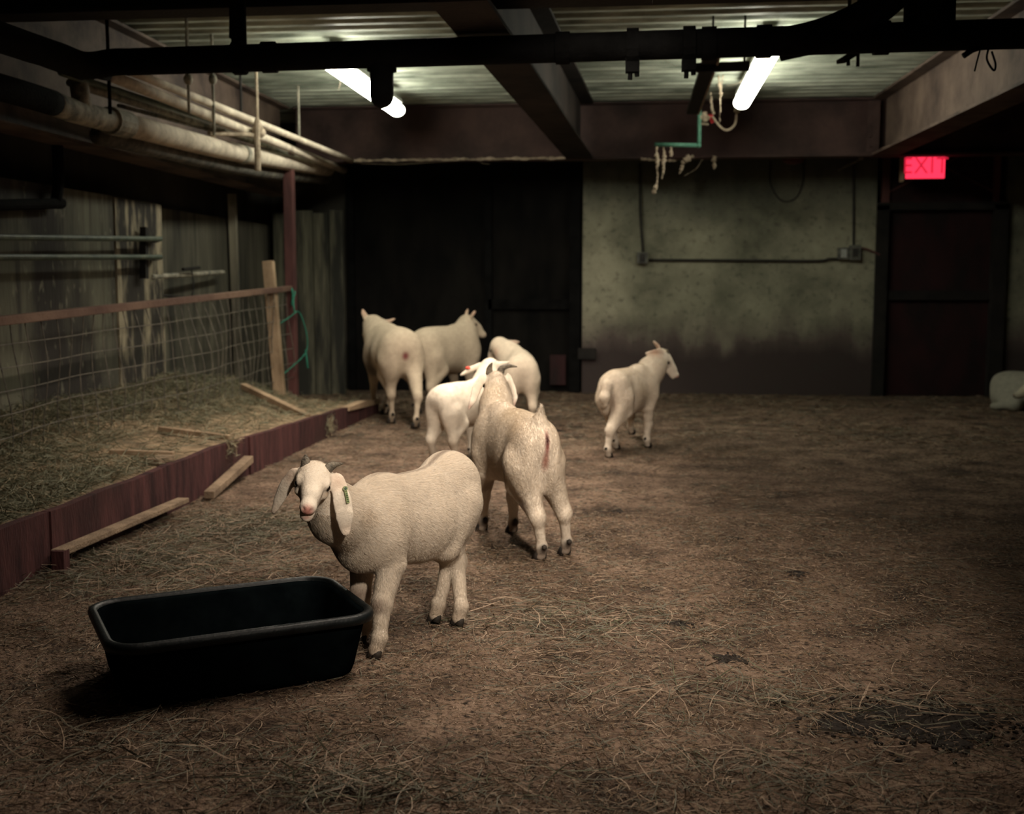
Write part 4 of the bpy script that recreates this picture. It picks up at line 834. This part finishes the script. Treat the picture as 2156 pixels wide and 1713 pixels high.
# dung
def dung(px, py, sx, n, lab):
    q = at(px, py, Z=0); r_ = random.Random(px); R0 = sx * 2.2; m = 40; b = bmesh.new(); ring = []
    for i in range(7):
        row = []
        for k in range(m):
            a_ = 2 * math.pi * k / m; e = 1 + .28 * math.sin(3 * a_ + px) + .18 * math.sin(7 * a_ + 2 * px); r = R0 * e * i / 6 + 1e-4; x, y = q[0] + r * math.cos(a_), q[1] + .8 * r * math.sin(a_)
            row.append(b.verts.new((x, y, float(ground(x, y)) - .006 + (.010 + .10 * sx) * (1 - (i / 6) ** 2) * (.45 + 1.1 * r_.random()))))
        ring.append(row)
    for i in range(6):
        for k in range(m): b.faces.new((ring[i][k], ring[i + 1][k], ring[i + 1][(k + 1) % m], ring[i][(k + 1) % m]))
    for _ in range(n):
        x, y = q[0] + r_.gauss(0, sx * 1.15), q[1] + r_.gauss(0, sx * .9)
        bmesh.ops.create_icosphere(b, subdivisions=1, radius=r_.uniform(.004, .009) * (1 + 3 * sx), matrix=Matrix.Translation((x, y, float(ground(x, y)) + .003)) @ Matrix.Diagonal((1, 1, .6, 1)))
    me = bpy.data.meshes.new('manure_pile'); b.to_mesh(me); b.free(); tag(link('manure_pile', me, M['manure'], None, True), lab, 'manure', 'dark manure on the floor', 'stuff')
dung(1960, 1520, .10, 420, 'largest dark manure patch, near the bottom right corner'); dung(1800, 1525, .06, 120, 'dark manure patch just left of the largest one'); dung(1678, 1204, .022, 14, 'small dark dropping right of the two standing goats'); dung(1545, 1130, .02, 8, 'small dark dropping on the bright middle floor')
dung(1535, 1385, .03, 14, 'dark dropping in the middle foreground'); dung(1425, 1312, .03, 12, 'dark dropping behind the middle foreground one'); dung(1300, 1075, .02, 6, 'dropping beside the second goat\'s hind feet'); dung(1165, 905, .06, 20, 'droppings on the floor left of the far right goat')

# ---------------------------------------------------------------- animals
def coat(name, base, var, rough=.9, scale=28):
    m = bpy.data.materials.new(name); m.use_nodes = True; nt = m.node_tree; N, L = nt.nodes, nt.links; b = N['Principled BSDF']; b.inputs['Roughness'].default_value = rough; b.inputs['Specular IOR Level'].default_value = .05
    at_ = N.new('ShaderNodeAttribute'); at_.attribute_name = 'hide'; tc = N.new('ShaderNodeTexCoord'); n = N.new('ShaderNodeTexNoise'); n.inputs['Scale'].default_value = scale; n.inputs['Detail'].default_value = 6; L.new(tc.outputs['Object'], n.inputs[0])
    r = N.new('ShaderNodeMapRange'); r.inputs[1].default_value = .3; r.inputs[2].default_value = .7; r.inputs[3].default_value = 1 - var; r.inputs[4].default_value = 1.0; L.new(n.outputs[0], r.inputs[0])
    v = N.new('ShaderNodeVectorMath'); v.operation = 'SCALE'; L.new(at_.outputs['Color'], v.inputs[0]); L.new(r.outputs[0], v.inputs['Scale']); L.new(v.outputs[0], b.inputs['Base Color'])
    n2 = N.new('ShaderNodeTexNoise'); n2.inputs['Scale'].default_value = 130; n2.inputs['Detail'].default_value = 4; L.new(tc.outputs['Object'], n2.inputs[0]); bp = N.new('ShaderNodeBump'); bp.inputs['Strength'].default_value = .35; bp.inputs['Distance'].default_value = .006
    L.new(n2.outputs[0], bp.inputs['Height']); L.new(bp.outputs[0], b.inputs['Normal']); M[name] = m; return m
coat('coat', None, .18); coat('fur', None, .10, .8, 60)
def let_light_through(m, k):
    nt = m.node_tree; N, L = nt.nodes, nt.links; b = N['Principled BSDF']; t = N.new('ShaderNodeBsdfTranslucent'); x = N.new('ShaderNodeMixShader'); x.inputs[0].default_value = k
    L.new(b.inputs['Base Color'].links[0].from_socket, t.inputs[0]); L.new(b.outputs[0], x.inputs[1]); L.new(t.outputs[0], x.inputs[2]); L.new(x.outputs[0], N['Material Output'].inputs[0])
let_light_through(M['fur'], .42)
def paint(V, base, spots):
    C_ = np.tile(np.array(base, float), (len(V), 1))
    for c, r, col, s in spots:
        r = np.array(r, float); d = np.sqrt((((V - np.array(c)) / r) ** 2).sum(1)); w = np.clip(1.25 - d, 0, 1) * s; w = w * w * (3 - 2 * w) if s >= 1 else w
        C_ = C_ * (1 - w[:, None]) + np.array(col) * w[:, None]
    return C_
def set_col(me, Cv):
    a = me.attributes.new('hide', 'FLOAT_COLOR', 'POINT'); a.data.foreach_set('color', np.concatenate([Cv, np.ones((len(Cv), 1))], 1).astype(np.float32).ravel())
def vnormals(V, Fc):
    n = np.cross(V[Fc[:, 2]] - V[Fc[:, 0]], V[Fc[:, 3]] - V[Fc[:, 1]]); N_ = np.zeros_like(V)
    for j in range(3):
        for k in range(4): N_[:, j] += np.bincount(Fc[:, k], n[:, j], len(V))
    return N_ / (np.linalg.norm(N_, axis=1)[:, None] + 1e-12)
def fur(root, V, Fc, Cv, N_, info, count, length, flow_noise=.25, width=.0011):
    A = V[Fc]; ar = np.linalg.norm(np.cross(A[:, 2] - A[:, 0], A[:, 3] - A[:, 1]), axis=1); fi = rng.choice(len(Fc), count, p=ar / ar.sum()); u, v = rng.uniform(0, 1, (2, count))
    wts = np.stack([(1 - u) * (1 - v), u * (1 - v), u * v, (1 - u) * v], 1)[:, :, None]; P = (A[fi] * wts).sum(1); n = (N_[Fc[fi]] * wts).sum(1); n /= np.linalg.norm(n, axis=1)[:, None]; col = (Cv[Fc[fi]] * wts).sum(1)
    R, hl, Hh = info['R'], info['hl'], info['H']; q = (P - info['hd'](0, 0, 0)) @ R / hl
    face = (q[:, 0] > .02) & (np.abs(q[:, 1]) < .34) & (np.abs(q[:, 2] + .2) < .36) & (q[:, 0] < 1.2); Lh = np.full(count, length)
    leg = np.clip((P[:, 2] / Hh - .08) / .45, 0, 1); Lh *= .40 + .60 * leg
    Lh[face] = length * np.clip(.34 - .26 * q[face, 0], .10, .34)
    ear = np.zeros(count, bool)
    for s, path, nv in info['ears']:
        for a_ in range(len(path) - 1):
            for t in (0, .33, .66, 1.): ear |= np.linalg.norm(P - (path[a_] * (1 - t) + path[a_ + 1] * t), axis=1) < .16 * hl
    ear &= ~((q[:, 0] > .05) & (np.abs(q[:, 1]) < .2)); Lh[ear] = length * .12
    d = np.tile(np.array([-.75, 0, -.55]), (count, 1)); k = P[:, 2] < .5 * Hh; d[k] = (-.15, 0, -1); d[face] = -R[:, 0] * 0.9 + np.array([0, 0, .1])
    nk = (q[:, 0] > -1.0) & (q[:, 0] < .02) & (np.abs(q[:, 1]) < .5); d[nk & ~ear] = (-.35, 0, -.9)
    keep = P[:, 2] > .05 * Hh; keep &= ~(face & (q[:, 0] > .90)); keep &= ~((np.abs(q[:, 0] - .385) < .07) & (np.abs(q[:, 1]) > .13) & (np.abs(q[:, 2] + .135) < .06))
    d = d - n * (d * n).sum(1)[:, None]; d /= np.linalg.norm(d, axis=1)[:, None] + 1e-9; d += rng.normal(0, flow_noise, (count, 3)); d -= n * (d * n).sum(1)[:, None]; d /= np.linalg.norm(d, axis=1)[:, None] + 1e-9
    P, n, d, Lh, col = [z_[keep] for z_ in (P, n, d, Lh, col)]; Lh = (Lh * rng.uniform(.6, 1.2, len(P)))[:, None]; m = len(P)
    s = np.cross(d, n) * width; s = s * (1 + Lh / .02)[:, :1] * .5; a0 = P - n * .001; a1 = P + d * Lh * .5 + n * Lh * .11; a2 = P + d * Lh + n * Lh * .12
    VV = np.stack([a0 - s, a0 + s, a1 - s * .8, a1 + s * .8, a2], 1).reshape(-1, 3); b = (np.arange(m) * 5)[:, None]
    T = np.stack([np.concatenate([b, b + 1, b + 3], 1), np.concatenate([b, b + 3, b + 2], 1), np.concatenate([b + 2, b + 3, b + 4], 1)], 1).reshape(-1, 3)
    me = mesh_np('fur', VV, T); o = link('fur', me, M['fur'], root, True)
    nn = n * .9 + rng.normal(0, .14, n.shape); nn /= np.linalg.norm(nn, axis=1)[:, None]; me.normals_split_custom_set_from_vertices(np.repeat(nn, 5, 0).astype(np.float32).tolist())
    set_col(me, np.repeat(np.clip(col * rng.normal(1.0, .05, (m, 1)), 0, .9), 5, 0)); o['kind'] = 'stuff'; return o
def local_mb(mb, name, m, root, smooth=True):
    o = mb.build(name, M[m], None, smooth); o.parent = root; return o
CREAM = (.77, .68, .565); PINK = (.55, .25, .20); TAN = (.50, .34, .20); DIRT = (.20, .14, .095)
def animal(i, label, group, base=CREAM, spots=lambda g: [], furspec=None, horns=(), tagspec=None):
    S = ANIMALS[i]; V, Fc, g = quadruped(S); N_ = vnormals(V, Fc); hd, hl, R = g['hd'], g['hl'], g['R']
    sp = [(hd(.385, s * .20, -.14), (.085 * hl,) * 3, (.10, .06, .045), 1) for s in (1, -1)] + [(hd(1.0, 0, -.19), (.11 * hl,) * 3, PINK, 1)]
    sp += [((f[0], f[1], f[2] + .03), (.05, .05, .035), DIRT, .7) for f in g['hoofs']]
    Cv = paint(V, base, sp + spots(g)); me = mesh_np(S['name'], V, Fc); root = link(S['name'], me, M['coat'], None, True); set_col(me, Cv)
    root.location = (*S['c'], 0); root.rotation_euler = (0, 0, math.radians(S['yaw'])); root['local'] = True; tag(root, label, S['name'], group); bpy.context.view_layer.update()
    for e in g['eyes']: local_mb(MB().ball(e, .043 * hl, 2), 'eye', 'eye', root)
    for (fx, fy, fz) in g['hoofs']:
        f = MB(); k = g['H'] / .6
        for s in (1, -1):
            f.tube([(fx - .012 * k, fy + s * .011 * k, fz + .036 * k), (fx + .002, fy + s * .013 * k, fz + .016 * k), (fx + .012 * k, fy + s * .013 * k, fz - .004)], [.012 * k, .0155 * k, .0165 * k], 10)
        local_mb(f, 'hoof', 'hoof', root)
        local_mb(MB().ball((fx - .048 * k, fy, fz + .062 * k), .012 * k, 1), 'dewclaw', 'hoof', root)
    for pts, r0 in horns:
        P = smooth_pts([hd(*p) for p in pts], 5); f = MB(); m = len(P); f.tube(P, [r0 * hl * (1 - .85 * (k / (m - 1)) ** 1.3) * (1 + .05 * (k % 2)) for k in range(m)], 12); local_mb(f, 'horn', 'horn', root)
    if furspec: fur(root, V, Fc, Cv, N_, g, *furspec)
    return root, g, V, N_
def bodyspots(*a): return list(a)
# 0 - front goat
def sp0(g):
    hd, hl = g['hd'], g['hl']; out = [(hd(.95, 0, -.30), (.07 * hl, .09 * hl, .03 * hl), (.50, .27, .21), .8), (hd(1.0, .0, -.262), (.03 * hl,) * 3, (.10, .03, .03), .9)]
    out += [(hd(.97, s * .07, -.262), (.028 * hl,) * 3, (.09, .03, .03), .9) for s in (1, -1)] + [(hd(1.01, s * .055, -.165), (.03 * hl,) * 3, (.10, .035, .03), 1) for s in (1, -1)] + [(hd(.955, .055, -.245), (.014 * hl,) * 3, (.02, .015, .01), 1)]
    out += [(hd(.55, .155, -.20), (.10 * hl, .03 * hl, .04 * hl), TAN, .7), (hd(.45, .19, -.19), (.06 * hl, .03 * hl, .03 * hl), TAN, .6), (hd(.12, 0, .02), (.16 * hl, .05 * hl, .05 * hl), (.62, .50, .36), .5)]
    for s, path, nv in g['ears']: out += [(path[1], (.035,) * 3, (.58, .38, .27), .5), (path[-1], (.03,) * 3, (.62, .47, .36), .5)]
    out += [((x, 0, .62), (.05, .012, .10), (.36, .28, .22), .75) for x in np.linspace(-.28, .14, 10)]
    out += [((.30, .14, .47), (.06, .05, .05), (.60, .44, .28), .5)]
    for f in g['hoofs'][:2]: out.append(((f[0] + .01, f[1], .17), (.05, .05, .035), (.22, .13, .09), .75))
    out += [((f[0], f[1], .0), (.08, .08, .10), (.42, .33, .24), .5) for f in g['hoofs']]; return out
root, g, V, N_ = animal(0, 'white goat kid facing the viewer, ear-tagged, beside the black tub', 'white goats', spots=sp0, furspec=(230000, .019, .13, .0009),
    horns=(([(.12, -.13, -.02), (.08, -.145, .05), (.05, -.155, .085), (.045, -.16, .12)], .068), ([(.12, .14, -.02), (.08, .19, .025), (.05, .25, .05), (.05, .33, .08)], .068)))
s, path, nv = g['ears'][0]; c_ = path[1] * .35 + path[2] * .65; dv = path[3] - path[1]; dv /= np.linalg.norm(dv); n_ = nv - dv * (nv @ dv); n_ /= np.linalg.norm(n_); w_ = np.cross(n_, dv)
sg = 1 if (np.array([math.cos(math.radians(240)), math.sin(math.radians(240))]) @ np.array([0, 0]) + 1) else 1
Rz = Matrix.Rotation(math.radians(ANIMALS[0]['yaw']), 3, 'Z'); camdir = np.array(Rz.inverted() @ Vector((0 - ANIMALS[0]['c'][0], 0 - ANIMALS[0]['c'][1], .6))); n_ = n_ * np.sign(n_ @ camdir)
t0 = c_ + n_ * .013 + w_ * .012 * np.sign(w_ @ g['R'][:, 1]); f = MB(); f.bar(t0 - dv * .010 + n_ * .004, t0 + dv * .034 + n_ * .004, .010, .003); f.tube([t0 - dv * .012, t0 - dv * .012 + n_ * .008], .008, 12); tg = local_mb(f, 'ear_tag', 'tag_green', root, False)
f = MB(); f.tube([t0 - dv * .012 + n_ * .007, t0 - dv * .012 + n_ * .010], .004, 10)
for k in range(5): q = t0 + dv * (.004 + k * .006) + n_ * .0062; f.bar(q - w_ * .003, q + w_ * .003, .0025, .001)
local_mb(f, 'tag_marking', 'tag_mark', tg, False)
# 1 - second goat
def sp1(g):
    hd, hl = g['hd'], g['hl']; out = [((-.38, -.012, .535), (.12, .013, .06), (.36, .11, .09), 1), ((-.38, -.012, .545), (.12, .009, .03), (.05, .02, .02), 1), ((-.38, -.008, .46), (.12, .016, .05), (.50, .24, .18), .9)]
    out += [((-.10, .06, .66), (.16, .10, .08), (.58, .45, .28), .5), ((-.25, .10, .60), (.10, .08, .08), (.56, .42, .26), .45), ((.30, 0, .72), (.12, .08, .12), (.62, .49, .32), .4)]
    out += [((f[0] - .05, f[1], .055), (.03, .03, .03), (.02, .016, .014), 1) for f in g['hoofs']] + [((f[0] - .02, f[1], .02), (.06, .05, .05), (.16, .11, .08), .6) for f in g['hoofs']]
    out += [((.20, .05, .24), (.05, .05, .06), (.30, .21, .15), .5), ((.20, -.08, .26), (.05, .05, .06), (.24, .16, .13), .6), ((-.30, .06, .25), (.04, .04, .04), (.28, .18, .14), .5)]
    for s, path, nv in g['ears']: out += [(path[-1], (.03,) * 3, (.30, .18, .14), .8)]
    return out
animal(1, 'white goat seen from behind, raised tail, walking away past the front goat', 'white goats', spots=sp1, furspec=(120000, .016, .25, .0009),
    horns=(([(.06, .12, -.02), (-.03, .13, .06), (-.12, .12, .10), (-.22, .10, .11)], .090), ([(.06, -.13, -.02), (-.02, -.20, .09), (-.06, -.36, .12), (-.05, -.56, .10)], .095)))
# 2 - right goat
def sp2(g):
    out = [((-.2, 0, .6), (.16, .1, .06), (.78, .68, .54), .4), ((0, -.15, .42), (.14, .06, .12), (.60, .46, .30), .4), ((-.36, -.03, .36), (.05, .04, .09), (.35, .24, .17), .5)]
    for s, path, nv in g['ears']: out += [(path[-2], (.07,) * 3, (.46, .28, .19), .8)]
    return out
animal(2, 'shaggy white goat standing alone before the plaster wall, head turned right', 'white goats', spots=sp2, furspec=(40000, .020, .4, .0016),
    horns=(([(.16, -.10, .0), (.08, -.13, .08), (.0, -.14, .14)], .07), ([(.16, .10, .0), (.08, .13, .08), (.0, .14, .14)], .07)))
# 3..6 sheep
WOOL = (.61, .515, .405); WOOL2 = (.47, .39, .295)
earpink = lambda g: [(p, (.045,) * 3, (.50, .30, .22), .5) for s, path, nv in g['ears'] for p in path[2:]]
root, g, V, N_ = animal(3, 'white lamb with a red ear tag, half hidden by the second goat', 'white sheep', base=(.71, .63, .52), spots=lambda g: [((-.2, -.1, .12), (.2, .2, .1), (.5, .38, .27), .5)], furspec=(14000, .008, .5, .0024))
s, path, nv = g['ears'][0]; q = path[2] * .7 + path[3] * .3; local_mb(MB().ball(q + np.array([0, 0, .022]), .016, 2, (1, 1.3, .7)), 'ear_tag', 'tag_red', root)
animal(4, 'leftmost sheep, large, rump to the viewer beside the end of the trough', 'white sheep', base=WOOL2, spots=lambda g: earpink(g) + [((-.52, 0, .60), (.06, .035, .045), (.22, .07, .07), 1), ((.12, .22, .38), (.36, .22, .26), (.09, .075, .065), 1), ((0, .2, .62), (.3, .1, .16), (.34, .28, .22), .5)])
animal(5, 'shorn sheep behind the others, head up and looking right', 'white sheep', base=WOOL2, spots=lambda g: earpink(g) + [((-.47, .02, .60), (.06, .04, .03), (.20, .08, .08), .9)])
animal(6, 'cream sheep turning its head left, standing behind the second goat', 'white sheep', base=WOOL, spots=lambda g: earpink(g) + [(g['hd'](.35, .19, -.3), (.05, .02, .06), (.08, .06, .05), .7)])
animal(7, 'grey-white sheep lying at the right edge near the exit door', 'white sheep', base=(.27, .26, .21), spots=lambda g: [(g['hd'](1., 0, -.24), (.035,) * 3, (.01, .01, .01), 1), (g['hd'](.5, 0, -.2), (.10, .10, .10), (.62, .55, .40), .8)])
